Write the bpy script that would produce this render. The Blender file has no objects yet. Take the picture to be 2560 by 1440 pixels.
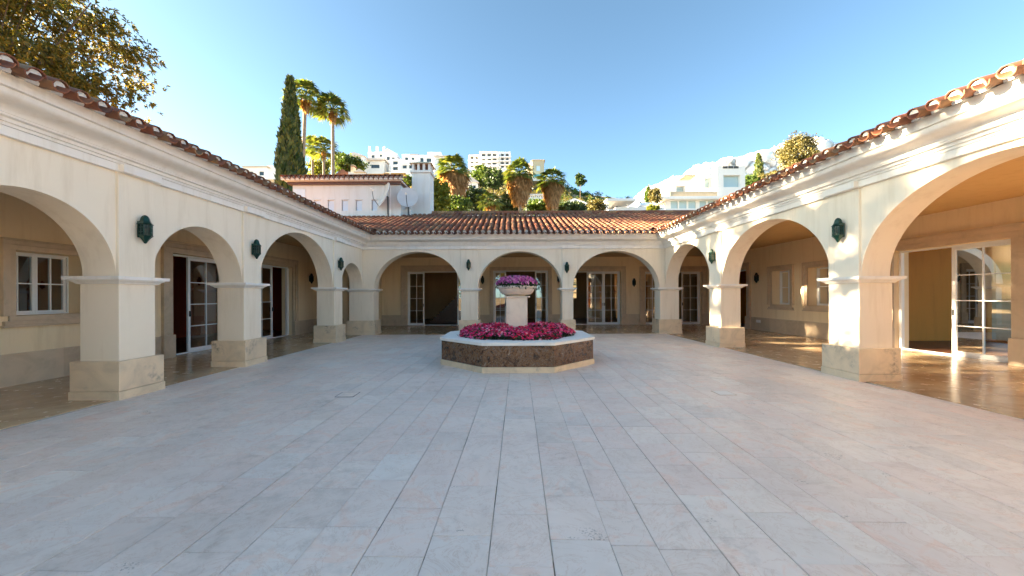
import bpy, bmesh, math, random
import numpy as np
from mathutils import Vector, Matrix
random.seed(7)
RNG = np.random.default_rng(7)
scene = bpy.context.scene
COL = scene.collection
R = math.radians

# ------------------------------------------------------------------ camera, sky, sun, exposure
S = 1.5                       # camera height in metres; the arcade is laid out in units of it
FPX, CX, CY = 938.0, 1276.0, 741.0
cd = bpy.data.cameras.new('camera'); cam = bpy.data.objects.new('camera', cd); COL.objects.link(cam)
cd.sensor_width = 36.0; cd.lens = 36.0 * FPX / 2560
cd.shift_x = (1280 - CX) / 2560; cd.shift_y = (CY - 720) / 2560
cd.clip_start = 0.05; cd.clip_end = 6000
cam.location = (0, 0, S); cam.rotation_euler = (R(90), R(0.25), 0)
scene.camera = cam

SUN_EL = R(17.0); SUN_AZ = R(-87.0)          # azimuth from +Y (away from the camera), negative = left
sdir = Vector((math.sin(SUN_AZ) * math.cos(SUN_EL), math.cos(SUN_AZ) * math.cos(SUN_EL), math.sin(SUN_EL)))
world = bpy.data.worlds.new('World'); scene.world = world; world.use_nodes = True
wn = world.node_tree.nodes; wl = world.node_tree.links
bg = wn['Background']
sky = wn.new('ShaderNodeTexSky'); sky.sky_type = 'NISHITA'; sky.sun_disc = False
sky.sun_elevation = SUN_EL; sky.sun_rotation = SUN_AZ
sky.altitude = 100; sky.air_density = 0.36; sky.dust_density = 0.4; sky.ozone_density = 0.8
tn = wn.new('ShaderNodeMix'); tn.data_type = 'RGBA'; tn.blend_type = 'MULTIPLY'; tn.inputs[0].default_value = 1.0
wl.new(sky.outputs[0], tn.inputs[6]); tn.inputs[7].default_value = (.87, .99, .82, 1)     # warmer white balance of the whole sky
wl.new(tn.outputs[2], bg.inputs[0]); bg.inputs[1].default_value = 0.06
sd = bpy.data.lights.new('sun', 'SUN'); sun = bpy.data.objects.new('sun', sd); COL.objects.link(sun)
sd.energy = 5.0; sd.angle = R(0.53); sd.color = (1.0, 0.80, 0.54)
sun.rotation_euler = sdir.to_track_quat('Z', 'Y').to_euler(); sun.location = (-60, 20, 40)
vs = scene.view_settings
vs.view_transform = 'Standard'; vs.look = 'None'; vs.gamma = 1; vs.use_curve_mapping = False
vs.exposure = 3.72
scene.render.engine = 'CYCLES'
scene.cycles.max_bounces = 10; scene.cycles.diffuse_bounces = 6

# ------------------------------------------------------------------ material helpers
MATS = {}
def ramp(nt, fac, stops):
    r = nt.nodes.new('ShaderNodeValToRGB'); e = r.color_ramp.elements
    while len(e) < len(stops): e.new(0.5)
    for i, (p, c) in enumerate(stops): e[i].position = p; e[i].color = (*c, 1)
    nt.links.new(fac, r.inputs[0]); return r.outputs[0]
def pos(nt):
    return nt.nodes.new('ShaderNodeNewGeometry').outputs['Position']
def noise(nt, vec, scale, detail=4, rough=.55, dist=0):
    n = nt.nodes.new('ShaderNodeTexNoise'); n.inputs['Scale'].default_value = scale
    n.inputs['Detail'].default_value = detail; n.inputs['Roughness'].default_value = rough
    n.inputs['Distortion'].default_value = dist
    if vec is not None: nt.links.new(vec, n.inputs['Vector'])
    return n.outputs[0]
def mixc(nt, fac, a, b, mode='MIX'):
    m = nt.nodes.new('ShaderNodeMix'); m.data_type = 'RGBA'; m.blend_type = mode
    for sock, v in ((m.inputs[0], fac), (m.inputs[6], a), (m.inputs[7], b)):
        if hasattr(v, 'links') or hasattr(v, 'is_linked'): nt.links.new(v, sock)
        elif isinstance(v, (int, float)): sock.default_value = v
        else: sock.default_value = (*v, 1)
    return m.outputs[2]
def mth(nt, op, a, b=None, c=None):
    m = nt.nodes.new('ShaderNodeMath'); m.operation = op
    for i, v in enumerate((a, b, c)):
        if v is None: continue
        if isinstance(v, (int, float)): m.inputs[i].default_value = v
        else: nt.links.new(v, m.inputs[i])
    return m.outputs[0]
def newmat(name):
    m = bpy.data.materials.new(name); m.use_nodes = True; MATS[name] = m
    return m, m.node_tree, m.node_tree.nodes['Principled BSDF']
def bump(nt, b, h, strength=.2, dist=.02):
    n = nt.nodes.new('ShaderNodeBump'); n.inputs['Strength'].default_value = strength
    n.inputs['Distance'].default_value = dist
    nt.links.new(h, n.inputs['Height']); nt.links.new(n.outputs[0], b.inputs['Normal'])
def simple(name, col, rough=.6, var=.12, scale=3.0, metal=0, bstr=0.0, bscale=60):
    m, nt, b = newmat(name); p = pos(nt)
    lo = tuple(c * (1 - var) for c in col); hi = tuple(min(1, c * (1 + var * .6)) for c in col)
    nt.links.new(ramp(nt, noise(nt, p, scale, 5), [(.3, lo), (.7, hi)]), b.inputs['Base Color'])
    b.inputs['Roughness'].default_value = rough; b.inputs['Metallic'].default_value = metal
    if bstr: bump(nt, b, noise(nt, p, bscale, 3), bstr, .01)
    return m
def rnd(nt):
    """0..1 value per loose piece: object random + island random, so that separate and joined pieces vary alike"""
    o = nt.nodes.new('ShaderNodeObjectInfo'); g = nt.nodes.new('ShaderNodeNewGeometry')
    return mth(nt, 'FRACT', mth(nt, 'ADD', o.outputs['Random'], g.outputs['Random Per Island']))

# plaster walls
def plaster(name, col, var=.05):
    m, nt, b = newmat(name); p = pos(nt)
    base = ramp(nt, noise(nt, p, 1.3, 6, .6), [(.25, tuple(c * (1 - var) for c in col)), (.75, col)])
    mp = nt.nodes.new('ShaderNodeMapping'); mp.inputs['Scale'].default_value = (3, 3, .35); nt.links.new(p, mp.inputs[0])
    st = noise(nt, mp.outputs[0], 1.6, 5, .65)
    streak = ramp(nt, st, [(.5, (1, 1, 1)), (.78, (.86, .83, .78))])
    nt.links.new(mixc(nt, 1.0, base, streak, 'MULTIPLY'), b.inputs['Base Color'])
    b.inputs['Roughness'].default_value = .85
    bump(nt, b, noise(nt, p, 90, 4), .12, .006)
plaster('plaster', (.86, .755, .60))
plaster('loggia_plaster', (.84, .68, .45)); plaster('shaded_ceiling', (.56, .37, .17))  # ceiling: plaster made darker and browner, its deep shade put into the colour
plaster('trim', (.84, .80, .74), .04)
plaster('white_wall', (.66, .665, .65))
plaster('room_red', (.30, .05, .02)); plaster('room_orange', (.60, .215, .02)); plaster('room_tan', (.50, .35, .19))

# limestone of pillar bases, skirting and surrounds, with grey smudges
def limestone(name, col, smudge):
    m, nt, b = newmat(name); p = pos(nt)
    v = noise(nt, p, 2.2, 7, .62, 1.2)
    c = ramp(nt, v, [(.28, tuple(k * .80 for k in col)), (.5, col), (.75, tuple(min(1, k * 1.12) for k in col))])
    r = rnd(nt)
    c = mixc(nt, 1.0, c, ramp(nt, r, [(0, (.90, .88, .86)), (1, (1.05, 1.03, 1.0))]), 'MULTIPLY')
    if smudge:
        n = mth(nt, 'MULTIPLY', ramp(nt, noise(nt, p, 2.6, 2, .5), [(.56, (0, 0, 0)), (.72, (1, 1, 1))]), ramp(nt, noise(nt, p, 16, 5, .7), [(.42, (0, 0, 0)), (.66, (1, 1, 1))]))
        c = mixc(nt, mth(nt, 'MULTIPLY', n, smudge), c, (.11, .10, .095))
    nt.links.new(c, b.inputs['Base Color']); b.inputs['Roughness'].default_value = .55
    bump(nt, b, noise(nt, p, 45, 5), .1, .004)
limestone('base_stone', (.72, .58, .41), .9)
limestone('pedestal_stone', (.76, .68, .58), 0)
limestone('surround_stone', (.58, .46, .33), 0)

# courtyard tiles
m, nt, b = newmat('court_tile'); p = pos(nt); r = rnd(nt)
tone = ramp(nt, r, [(0, (0.782, 0.696, 0.621)), (.3, (0.854, 0.759, 0.683)), (.52, (0.834, 0.715, 0.639)), (.72, (0.880, 0.801, 0.720)), (.9, (0.768, 0.703, 0.645)), (1, (0.880, 0.828, 0.758))])
off = nt.nodes.new('ShaderNodeVectorMath'); off.operation = 'ADD'; nt.links.new(p, off.inputs[0])
cmb = nt.nodes.new('ShaderNodeCombineXYZ'); nt.links.new(mth(nt, 'MULTIPLY', r, 37.0), cmb.inputs[0]); nt.links.new(mth(nt, 'MULTIPLY', r, 91.0), cmb.inputs[1])
nt.links.new(cmb.outputs[0], off.inputs[1]); pv = off.outputs[0]
cl = ramp(nt, noise(nt, pv, 2.3, 7, .62, 1.6), [(.28, (.86, .84, .82)), (.42, (.97, .96, .95)), (.55, (1, 1, 1)), (.64, (1.0, .90, .85)), (.74, (1.06, 1.04, 1.02))])
c = mixc(nt, 1.0, tone, cl, 'MULTIPLY')
vein = ramp(nt, noise(nt, pv, 2.6, 8, .7, 2.2), [(.485, (1, 1, 1)), (.5, (.82, .73, .66)), (.515, (1, 1, 1))])
c = mixc(nt, .75, c, vein, 'MULTIPLY')
pit = ramp(nt, mth(nt, 'MULTIPLY', noise(nt, pv, 60, 3, .6), ramp(nt, noise(nt, pv, 3.1, 3), [(.5, (0, 0, 0)), (.7, (1, 1, 1))])), [(.52, (0, 0, 0)), (.6, (1, 1, 1))])
c = mixc(nt, mth(nt, 'MULTIPLY', pit, .6), c, (.25, .21, .17))
big = ramp(nt, noise(nt, p, .55, 6, .66), [(.3, (.86, .85, .85)), (.5, (.97, .97, .97)), (.68, (1.03, 1.02, 1.0))])
c = mixc(nt, 1.0, c, big, 'MULTIPLY')
mpv = nt.nodes.new('ShaderNodeMapping'); mpv.inputs['Scale'].default_value = (1.0, .35, 1); nt.links.new(p, mpv.inputs[0])
dirt = ramp(nt, mth(nt, 'MULTIPLY', noise(nt, mpv.outputs[0], .9, 7, .7, .6), noise(nt, p, 7, 6, .7)), [(.27, (0, 0, 0)), (.40, (.38,) * 3)])
c = mixc(nt, dirt, c, (.42, .37, .31))
nt.links.new(c, b.inputs['Base Color'])
nt.links.new(ramp(nt, noise(nt, p, 1.6, 6, .65), [(.3, (.34,) * 3), (.7, (.68,) * 3)]), b.inputs['Roughness'])
bump(nt, b, noise(nt, pv, 14, 6, .65), .1, .006)

m, nt, b = newmat('joint_mortar'); p = pos(nt)
nt.links.new(ramp(nt, noise(nt, p, 1.9, 4), [(.33, (.05, .04, .035)), (.41, (.18, .15, .12)), (.47, (.52, .46, .40)), (.62, (.58, .52, .46)), (.70, (.42, .22, .09))]), b.inputs['Base Color'])
b.inputs['Roughness'].default_value = .9

m, nt, b = newmat('polished_marble'); p = pos(nt); r = rnd(nt)
c = ramp(nt, noise(nt, p, 1.7, 7, .6, 1.5), [(.3, (.40, .27, .15)), (.5, (.52, .38, .23)), (.72, (.60, .46, .30))])
c = mixc(nt, 1.0, c, ramp(nt, r, [(0, (.88, .86, .84)), (1, (1.06, 1.04, 1.02))]), 'MULTIPLY')
nt.links.new(c, b.inputs['Base Color'])
nt.links.new(ramp(nt, noise(nt, p, 6, 4), [(.3, (.13,) * 3), (.7, (.30,) * 3)]), b.inputs['Roughness'])

# brown planter marble
m, nt, b = newmat('brown_marble'); p = pos(nt)
v1 = nt.nodes.new('ShaderNodeTexVoronoi'); v1.feature = 'DISTANCE_TO_EDGE'; v1.inputs['Scale'].default_value = 11
wv = nt.nodes.new('ShaderNodeVectorMath'); wv.operation = 'ADD'; nt.links.new(p, wv.inputs[0])
nn = nt.nodes.new('ShaderNodeTexNoise'); nn.inputs['Scale'].default_value = 6; nn.inputs['Detail'].default_value = 6; nt.links.new(p, nn.inputs[0])
sc = nt.nodes.new('ShaderNodeVectorMath'); sc.operation = 'SCALE'; sc.inputs['Scale'].default_value = .45; nt.links.new(nn.outputs['Color'], sc.inputs[0])
nt.links.new(sc.outputs[0], wv.inputs[1]); nt.links.new(wv.outputs[0], v1.inputs['Vector'])
base = ramp(nt, noise(nt, p, 6.0, 9, .75, 1.2), [(.32, (.012, .006, .004)), (.44, (.060, .025, .010)), (.51, (.21, .095, .034)), (.58, (.10, .062, .045)), (.70, (.46, .33, .21))])
c = mixc(nt, ramp(nt, v1.outputs[0], [(0, (.6,) * 3), (.035, (0, 0, 0))]), base, (.36, .29, .21))
c = mixc(nt, ramp(nt, noise(nt, p, 24, 5, .7), [(.58, (0, 0, 0)), (.68, (.8,) * 3)]), c, (.014, .01, .01))
nt.links.new(c, b.inputs['Base Color']); b.inputs['Roughness'].default_value = .22

# roof tile
m, nt, b = newmat('roof_tile'); p = pos(nt); r = rnd(nt)
c = ramp(nt, r, [(0, (.22, .060, .027)), (.25, (.27, .105, .045)), (.45, (.11, .040, .026)), (.62, (.33, .185, .085)), (.8, (.17, .062, .033)), (1, (.26, .082, .034))])
c = mixc(nt, ramp(nt, noise(nt, p, 7, 6, .65), [(.48, (0, 0, 0)), (.74, (.5,) * 3)]), c, (.08, .045, .035))
nt.links.new(c, b.inputs['Base Color']); b.inputs['Roughness'].default_value = .8
bump(nt, b, noise(nt, p, 50, 4), .25, .005)

simple('mortar', (.72, .69, .64), .9, .15, 14)
simple('white_frame', (.78, .78, .77), .35, .03)
simple('lantern_green', (.006, .042, .028), .35, .5, 18, .3)
simple('lantern_black', (.012, .014, .014), .4, .3, 18, .3)
simple('dark_metal', (.05, .05, .05), .5, .2)
simple('dish_paint', (.50, .52, .54), .5, .06)
simple('wood', (.10, .035, .015), .4, .3, 9)
simple('dark_room', (.03, .018, .012), .8)
simple('far_white', (.80, .785, .76), .8, .03)
simple('far_pink', (.72, .62, .55), .8, .05)
simple('far_tan', (.55, .44, .30), .8, .08)
simple('far_yellow', (.66, .42, .12), .8, .06)
simple('far_red_roof', (.20, .085, .05), .8, .25)
simple('shutter', (.60, .69, .78), .5, .04)
simple('bark', (.13, .085, .055), .9, .35, 8, 0, .4, 30)
simple('palm_bark', (.30, .225, .16), .9, .3, 5, 0, .5, 20)
simple('earth', (.17, .11, .05), .9, .4, .25)
m, nt, b = newmat('far_glass'); b.inputs['Base Color'].default_value = (.05, .08, .10, 1); b.inputs['Roughness'].default_value = .08
m, nt, b = newmat('lantern_glass'); b.inputs['Base Color'].default_value = (.012, .03, .024, 1); b.inputs['Roughness'].default_value = .12
m, nt, b = newmat('pale_glass'); b.inputs['Base Color'].default_value = (.42, .55, .58, 1); b.inputs['Roughness'].default_value = .12
m, nt, b = newmat('water'); b.inputs['Base Color'].default_value = (.10, .38, .45, 1); b.inputs['Roughness'].default_value = .1

# glass pane: clear sheet with a mirror reflection that grows at glancing angles
m, nt, b = newmat('glass'); nt.nodes.remove(b)
tr = nt.nodes.new('ShaderNodeBsdfTransparent'); tr.inputs[0].default_value = (.80, .84, .82, 1)
gl = nt.nodes.new('ShaderNodeBsdfGlossy'); gl.inputs['Roughness'].default_value = .01
fr = nt.nodes.new('ShaderNodeFresnel'); fr.inputs[0].default_value = 1.6
mx = nt.nodes.new('ShaderNodeMixShader')
nt.links.new(mth(nt, 'MULTIPLY_ADD', fr.outputs[0], 1.7, .15), mx.inputs[0]); nt.links.new(tr.outputs[0], mx.inputs[1]); nt.links.new(gl.outputs[0], mx.inputs[2])
nt.links.new(mx.outputs[0], nt.nodes['Material Output'].inputs[0])

def leafmat(name, stops, trans=.35, rough=.5):
    m, nt, b = newmat(name)
    c = ramp(nt, rnd(nt), stops)
    nt.links.new(c, b.inputs['Base Color']); b.inputs['Roughness'].default_value = rough
    t = nt.nodes.new('ShaderNodeBsdfTranslucent'); nt.links.new(mixc(nt, 1.0, c, (1.5, 1.35, .7), 'MULTIPLY'), t.inputs[0])
    mx = nt.nodes.new('ShaderNodeMixShader'); mx.inputs[0].default_value = trans
    nt.links.new(b.outputs[0], mx.inputs[1]); nt.links.new(t.outputs[0], mx.inputs[2])
    nt.links.new(mx.outputs[0], nt.nodes['Material Output'].inputs[0])
leafmat('leaf_gold', [(0, (0.044, 0.065, 0.018)), (.4, (0.107, 0.107, 0.020)), (.7, (0.201, 0.151, 0.024)), (1, (0.273, 0.188, 0.044))], .45)
leafmat('leaf_green', [(0, (0.030, 0.068, 0.015)), (.5, (0.075, 0.135, 0.022)), (1, (0.150, 0.195, 0.033))])
leafmat('leaf_yellowgreen', [(0, (0.075, 0.112, 0.015)), (.5, (0.163, 0.188, 0.022)), (1, (0.250, 0.250, 0.037))], .45)
leafmat('leaf_dark', [(0, (0.019, 0.045, 0.016)), (.6, (0.048, 0.088, 0.022)), (1, (0.096, 0.128, 0.032))], .25)
leafmat('leaf_olive', [(0, (0.065, 0.065, 0.023)), (.5, (0.130, 0.117, 0.033)), (1, (0.208, 0.169, 0.052))], .3)
leafmat('cypress_leaf', [(0, (0.016, 0.041, 0.014)), (.5, (0.047, 0.081, 0.016)), (.85, (0.121, 0.135, 0.019)), (1, (0.189, 0.176, 0.027))], .3)
leafmat('frond', [(0, (0.056, 0.104, 0.026)), (.6, (0.131, 0.179, 0.037)), (1, (0.263, 0.263, 0.056))], .35)
leafmat('dead_frond', [(0, (0.236, 0.128, 0.054)), (.5, (0.452, 0.273, 0.117)), (1, (0.689, 0.452, 0.217))], .3)
leafmat('bed_petal', [(0, (.55, .006, .06)), (.35, (.80, .018, .11)), (.65, (.84, .05, .26)), (.86, (.86, .18, .46)), (1, (.90, .55, .62))], .3)
leafmat('bowl_petal', [(0, (.36, .05, .28)), (.5, (.55, .12, .42)), (.85, (.62, .22, .52)), (1, (.70, .36, .60))], .3)
leafmat('flower_leaf', [(0, (.012, .03, .010)), (1, (.035, .07, .018))], .2)
m, nt, b = newmat('cloud'); b.inputs['Base Color'].default_value = (.92, .89, .89, 1); b.inputs['Roughness'].default_value = 1
b.inputs['Subsurface Weight'].default_value = 1.0; b.inputs['Subsurface Radius'].default_value = (1, 1, 1); b.inputs['Subsurface Scale'].default_value = 14
m, nt, b = newmat('ground_scrub'); p = pos(nt)
nt.links.new(ramp(nt, noise(nt, p, .09, 8, .65), [(.34, (.06, .07, .018)), (.44, (.13, .10, .035)), (.52, (.24, .155, .07)), (.7, (.32, .22, .12))]), b.inputs['Base Color'])
b.inputs['Roughness'].default_value = .95
# ------------------------------------------------------------------ mesh helpers
def tag(o, label=None, cat=None, group=None, kind=None):
    if label: o['label'] = label
    if cat: o['category'] = cat
    if group: o['group'] = group
    if kind: o['kind'] = kind
    return o
def empty(name, loc=(0, 0, 0), rz=0):
    o = bpy.data.objects.new(name, None); COL.objects.link(o)
    o.location = loc; o.rotation_euler = (0, 0, rz); o.empty_display_size = .2
    return o
def link(name, me, mat=None, parent=None):
    if mat and not me.materials: me.materials.append(MATS[mat])
    o = bpy.data.objects.new(name, me); COL.objects.link(o)
    if parent is not None: o.parent = parent
    return o
class MB:
    """collects shapes; frame maps (along, depth, height) to the world, unit scales it"""
    def __init__(s, fr=None, unit=1.0):
        s.v = []; s.f = []; s.fr = fr or (lambda a, d, z: (a, d, z)); s.u = unit
    def add(s, vs, fs):
        o = len(s.v)
        for p in vs:
            q = s.fr(*p); s.v.append((q[0] * s.u, q[1] * s.u, q[2] * s.u))
        s.f += [tuple(i + o for i in f) for f in fs]; return s
    def box(s, a0, a1, d0, d1, z0, z1):
        return s.add([(a, d, z) for z in (z0, z1) for d in (d0, d1) for a in (a0, a1)],
                     [(0, 2, 3, 1), (4, 5, 7, 6), (0, 1, 5, 4), (2, 6, 7, 3), (0, 4, 6, 2), (1, 3, 7, 5)])
    def sweep(s, prof, fpt, n):
        """closed profile (list of (o, z)) swept through n stations fpt(i, o, z)"""
        m = len(prof); vs = [fpt(i, o, z) for i in range(n) for o, z in prof]
        fs = [(i * m + j, i * m + (j + 1) % m, (i + 1) * m + (j + 1) % m, (i + 1) * m + j) for i in range(n - 1) for j in range(m)]
        return s.add(vs, fs + [tuple(range(m)), tuple(range((n - 1) * m, n * m))])
    def tube(s, pts, rads, n=8):
        vs = []; fs = []
        for k, (p, r) in enumerate(zip(pts, rads)):
            p = Vector(p); q = Vector(pts[min(k + 1, len(pts) - 1)]); o = Vector(pts[max(k - 1, 0)])
            t = (q - o).normalized(); x = t.orthogonal().normalized() if k == 0 else (x - t * x.dot(t)).normalized(); y = t.cross(x)
            vs += [tuple(p + (x * math.cos(2 * math.pi * i / n) + y * math.sin(2 * math.pi * i / n)) * r) for i in range(n)]
        for k in range(len(pts) - 1):
            fs += [(k * n + i, k * n + (i + 1) % n, (k + 1) * n + (i + 1) % n, (k + 1) * n + i) for i in range(n)]
        return s.add(vs, fs + [tuple(range(n))[::-1], tuple(range((len(pts) - 1) * n, len(pts) * n))])
    def lathe(s, prof, n=16, c=(0, 0, 0), rot=0.0):
        vs = [(c[0] + r * math.cos(2 * math.pi * i / n + rot), c[1] + r * math.sin(2 * math.pi * i / n + rot), c[2] + z) for r, z in prof for i in range(n)]
        fs = [(k * n + i, k * n + (i + 1) % n, (k + 1) * n + (i + 1) % n, (k + 1) * n + i) for k in range(len(prof) - 1) for i in range(n)]
        m = len(prof)
        return s.add(vs, fs + [tuple(range(n))[::-1], tuple(range((m - 1) * n, m * n))])
    def mesh(s, name, smooth=False, angle=None):
        me = bpy.data.meshes.new(name); me.from_pydata(s.v, [], s.f); me.update()
        bm = bmesh.new(); bm.from_mesh(me); bmesh.ops.recalc_face_normals(bm, faces=bm.faces); bm.to_mesh(me); bm.free()
        if smooth:
            me.polygons.foreach_set('use_smooth', [True] * len(me.polygons))
            me.set_sharp_from_angle(angle=R(angle or 40))
        return me
    def build(s, name, mat, parent=None, smooth=False, angle=None, bevel=0):
        o = link(name, s.mesh(name, smooth, angle), mat, parent)
        if bevel:
            b = o.modifiers.new('bevel', 'BEVEL'); b.width = bevel; b.segments = 2; b.limit_method = 'ANGLE'; b.angle_limit = R(40)
        return o
def polymesh(name, V, mat=None):
    """V: (faces, corners, 3) numpy array -> mesh of loose polygons"""
    V = np.asarray(V, dtype=np.float32); n, k, _ = V.shape
    me = bpy.data.meshes.new(name); me.vertices.add(n * k); me.vertices.foreach_set('co', V.ravel())
    me.loops.add(n * k); me.loops.foreach_set('vertex_index', np.arange(n * k, dtype=np.int32))
    me.polygons.add(n); me.polygons.foreach_set('loop_start', np.arange(0, n * k, k, dtype=np.int32))
    me.update(calc_edges=True); me.validate()
    if mat: me.materials.append(MATS[mat])
    return me
def copy_tree(o, parent=None):
    c = o.copy(); COL.objects.link(c); c.parent = parent
    for ch in list(o.children): copy_tree(ch, c)
    return c
def pxX(px, Y): return (px - CX) / FPX * Y
def pyZ(py, Y): return S + (CY - py) / FPX * Y

# ------------------------------------------------------------------ layout of the court (units of S)
A, B, D = 3.87, 4.06, 9.9            # court planes: left x=-A, right x=B, back y=D
TH = 0.39                            # wall / pillar thickness
DL, DR, DB = 1.84, 3.04, 3.10        # loggia depths
FL = lambda s, d, z: (-A - d, s, z)
FR_ = lambda s, d, z: (B + d, s, z)
FB = lambda s, d, z: (s, D + d, z)
def yl(px): return (A + DL) * FPX / (CX - px)
def yr(px): return (B + DR) * FPX / (px - CX)
def xb(px): return (px - CX) * (D + DB) / FPX
SPR, CAP = 1.215, 0.075              # arch springing, capital height
CEIL = 2.36
L_PIL = [(-.82, -.44), (1.98, 2.36), (3.71, 4.09), (5.45, 5.83), (8.25, 8.65)]
R_PIL = [(-1.39, -.97), (1.48, 1.90), (4.37, 4.79), (7.25, 7.66)]
B_PIL = [(-A - TH, -3.61), (-1.31, -.855), (1.37, 1.66), (3.95, B + TH)]

# ------------------------------------------------------------------ ground
def ridge_px(u):
    return np.interp(u, [-3000, -500, 600, 860, 1000, 1250, 1380, 1450, 1580, 1620, 1655, 1720, 1900, 2100, 2500, 4000],
                     [500, 480, 455, 430, 421, 426, 450, 468, 496, 516, 530, 520, 470, 436, 425, 480])
def terrain_z(X, Y):
    X = np.asarray(X, float); Y = np.asarray(Y, float)
    u = CX + FPX * X / np.maximum(Y, 30.0)
    h = (CY - ridge_px(u)) / FPX * 165.0
    g = np.clip((Y - 34.0) / 131.0, 0, 1); g = np.where(Y > 165, 1 + (Y - 165) * .0006, g)
    und = .7 * np.sin(X * .11 + 1) * np.sin(Y * .09) + .35 * np.sin(X * .31) * np.sin(Y * .27 + 2)
    return -.12 + h * g + und * np.clip((Y - 45) / 40, 0, 1)
def tz(x, y): return float(terrain_z(x, y))
gx = np.concatenate([np.linspace(-900, -140, 20), np.linspace(-130, 160, 150), np.linspace(170, 900, 20)])
gy = np.concatenate([np.linspace(-400, 20, 16), np.linspace(24, 190, 110), np.linspace(200, 1200, 20)])
XX, YY = np.meshgrid(gx, gy); ZZ = terrain_z(XX, YY)
nx_, ny_ = len(gx), len(gy)
me = bpy.data.meshes.new('ground')
me.from_pydata(np.stack([XX, YY, ZZ], -1).reshape(-1, 3).tolist(), [], [(j * nx_ + i, j * nx_ + i + 1, (j + 1) * nx_ + i + 1, (j + 1) * nx_ + i) for j in range(ny_ - 1) for i in range(nx_ - 1)])
me.polygons.foreach_set('use_smooth', [True] * len(me.polygons)); me.update()
tag(link('ground', me, 'ground_scrub'), kind='structure')

# ------------------------------------------------------------------ court floor: a bed with tiles laid in columns
court = tag(MB(None, S).box(-A - .2, B + .2, -2.4, D + .2, -.075, -.006).build('courtyard_floor', 'joint_mortar'), kind='structure')
def tile_mesh():
    c = .004; b = MB()
    P = lambda k, z: [(-.5 + k, -.5 + k, z), (.5 - k, -.5 + k, z), (.5 - k, .5 - k, z), (-.5 + k, .5 - k, z)]
    b.add(P(0, -.02) + P(0, -.0015) + P(c, 0), [(0, 1, 5, 4), (1, 2, 6, 5), (2, 3, 7, 6), (3, 0, 4, 7), (4, 5, 9, 8), (5, 6, 10, 9), (6, 7, 11, 10), (7, 4, 8, 11), (8, 9, 10, 11)])
    me = b.mesh('tile'); me.materials.append(MATS['court_tile']); return me
TILE = tile_mesh()
rot = R(-1.25); ca, sa = math.cos(rot), math.sin(rot)
tiles = []
x = -8.4
while x < 8.8:
    w = random.choice([.36, .36, .36, .37, .36, .27, .36])
    y = -3.4 - random.random() * .5; gapx = random.choice([.001, .002, .003, .004, .006, .008])
    while y < 16.2:
        l = random.choice([.5, .5, .5, .5, .49, .51, .62])
        gapy = random.choice([.001, .001, .002, .003, .007])
        cxx, cyy = x + w / 2, y + l / 2
        wx, wy = cxx * ca - cyy * sa, cxx * sa + cyy * ca
        if -A * S - .12 < wx < B * S + .12 and -3.3 < wy < D * S + .1:
            tiles.append((wx + random.uniform(-.0012, .0012), wy, w - gapx - random.choice([0, 0, .001, .002]), l - gapy, random.uniform(-.0012, .0012)))
        y += l
    x += w
def tscore(t):
    if t[1] < .9 or abs(t[0]) > t[1] * 1.42 or t[1] < 1.93 * .92: return 0
    return 1 / (t[1] ** 3 * 0 + t[1] ** 2.2)
tiles.sort(key=tscore, reverse=True)
for wx, wy, w, l, z in tiles[:300]:
    o = link('tile', TILE, None, court); o.location = (wx, wy, z); o.scale = (w, l, 1); o.rotation_euler = (0, 0, rot)
base = np.array([v.co[:] for v in TILE.vertices]); tf = [tuple(p.vertices) for p in TILE.polygons]
vs_, fs_ = [], []
for wx, wy, w, l, z in tiles[300:]:
    q = base * np.array([w, l, 1]); o = len(vs_)
    vs_ += [(wx + p[0] * ca - p[1] * sa, wy + p[0] * sa + p[1] * ca, z + p[2]) for p in q]
    fs_ += [tuple(i + o for i in f) for f in tf]
me = bpy.data.meshes.new('far_tiles'); me.from_pydata(vs_, [], fs_); me.materials.append(MATS['court_tile'])
tag(link('far_tiles', me, None, court), kind='stuff')

# polished slabs of the loggia floor
def slabs(name, fr, rects, w, l):
    root = MB(fr, S)
    for (s0, s1, d0, d1) in rects: root.box(s0, s1, d0, d1, -.06, -.0035)
    root = tag(root.build(name, 'joint_mortar'), kind='structure')
    b = MB(fr, S)
    for (s0, s1, d0, d1) in rects:
        d = d0; k = 0
        while d < d1 - .02:
            s = s0 - (k % 2) * l / 2; de = min(d + w, d1)
            while s < s1:
                a0, a1 = max(s, s0), min(s + l, s1)
                if a1 - a0 > .02: b.box(a0 + .0006, a1 - .0006, d + .0006, de - .0006, -.02, .0035)
                s += l
            d += w; k += 1
    tag(b.build('slab_field', 'polished_marble', root), kind='stuff')
slabs('loggia_floor', FL, [(-.82, 11.2, .03, DL + .3)], .4, .6)
slabs('loggia_floor', FR_, [(-1.39, D + DB + .3, .03, DR + .3)], .4, .6)
slabs('loggia_floor', FB, [(-A - .03 - .6, B + .03, .03, DB + .3)], .4, .6)

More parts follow.
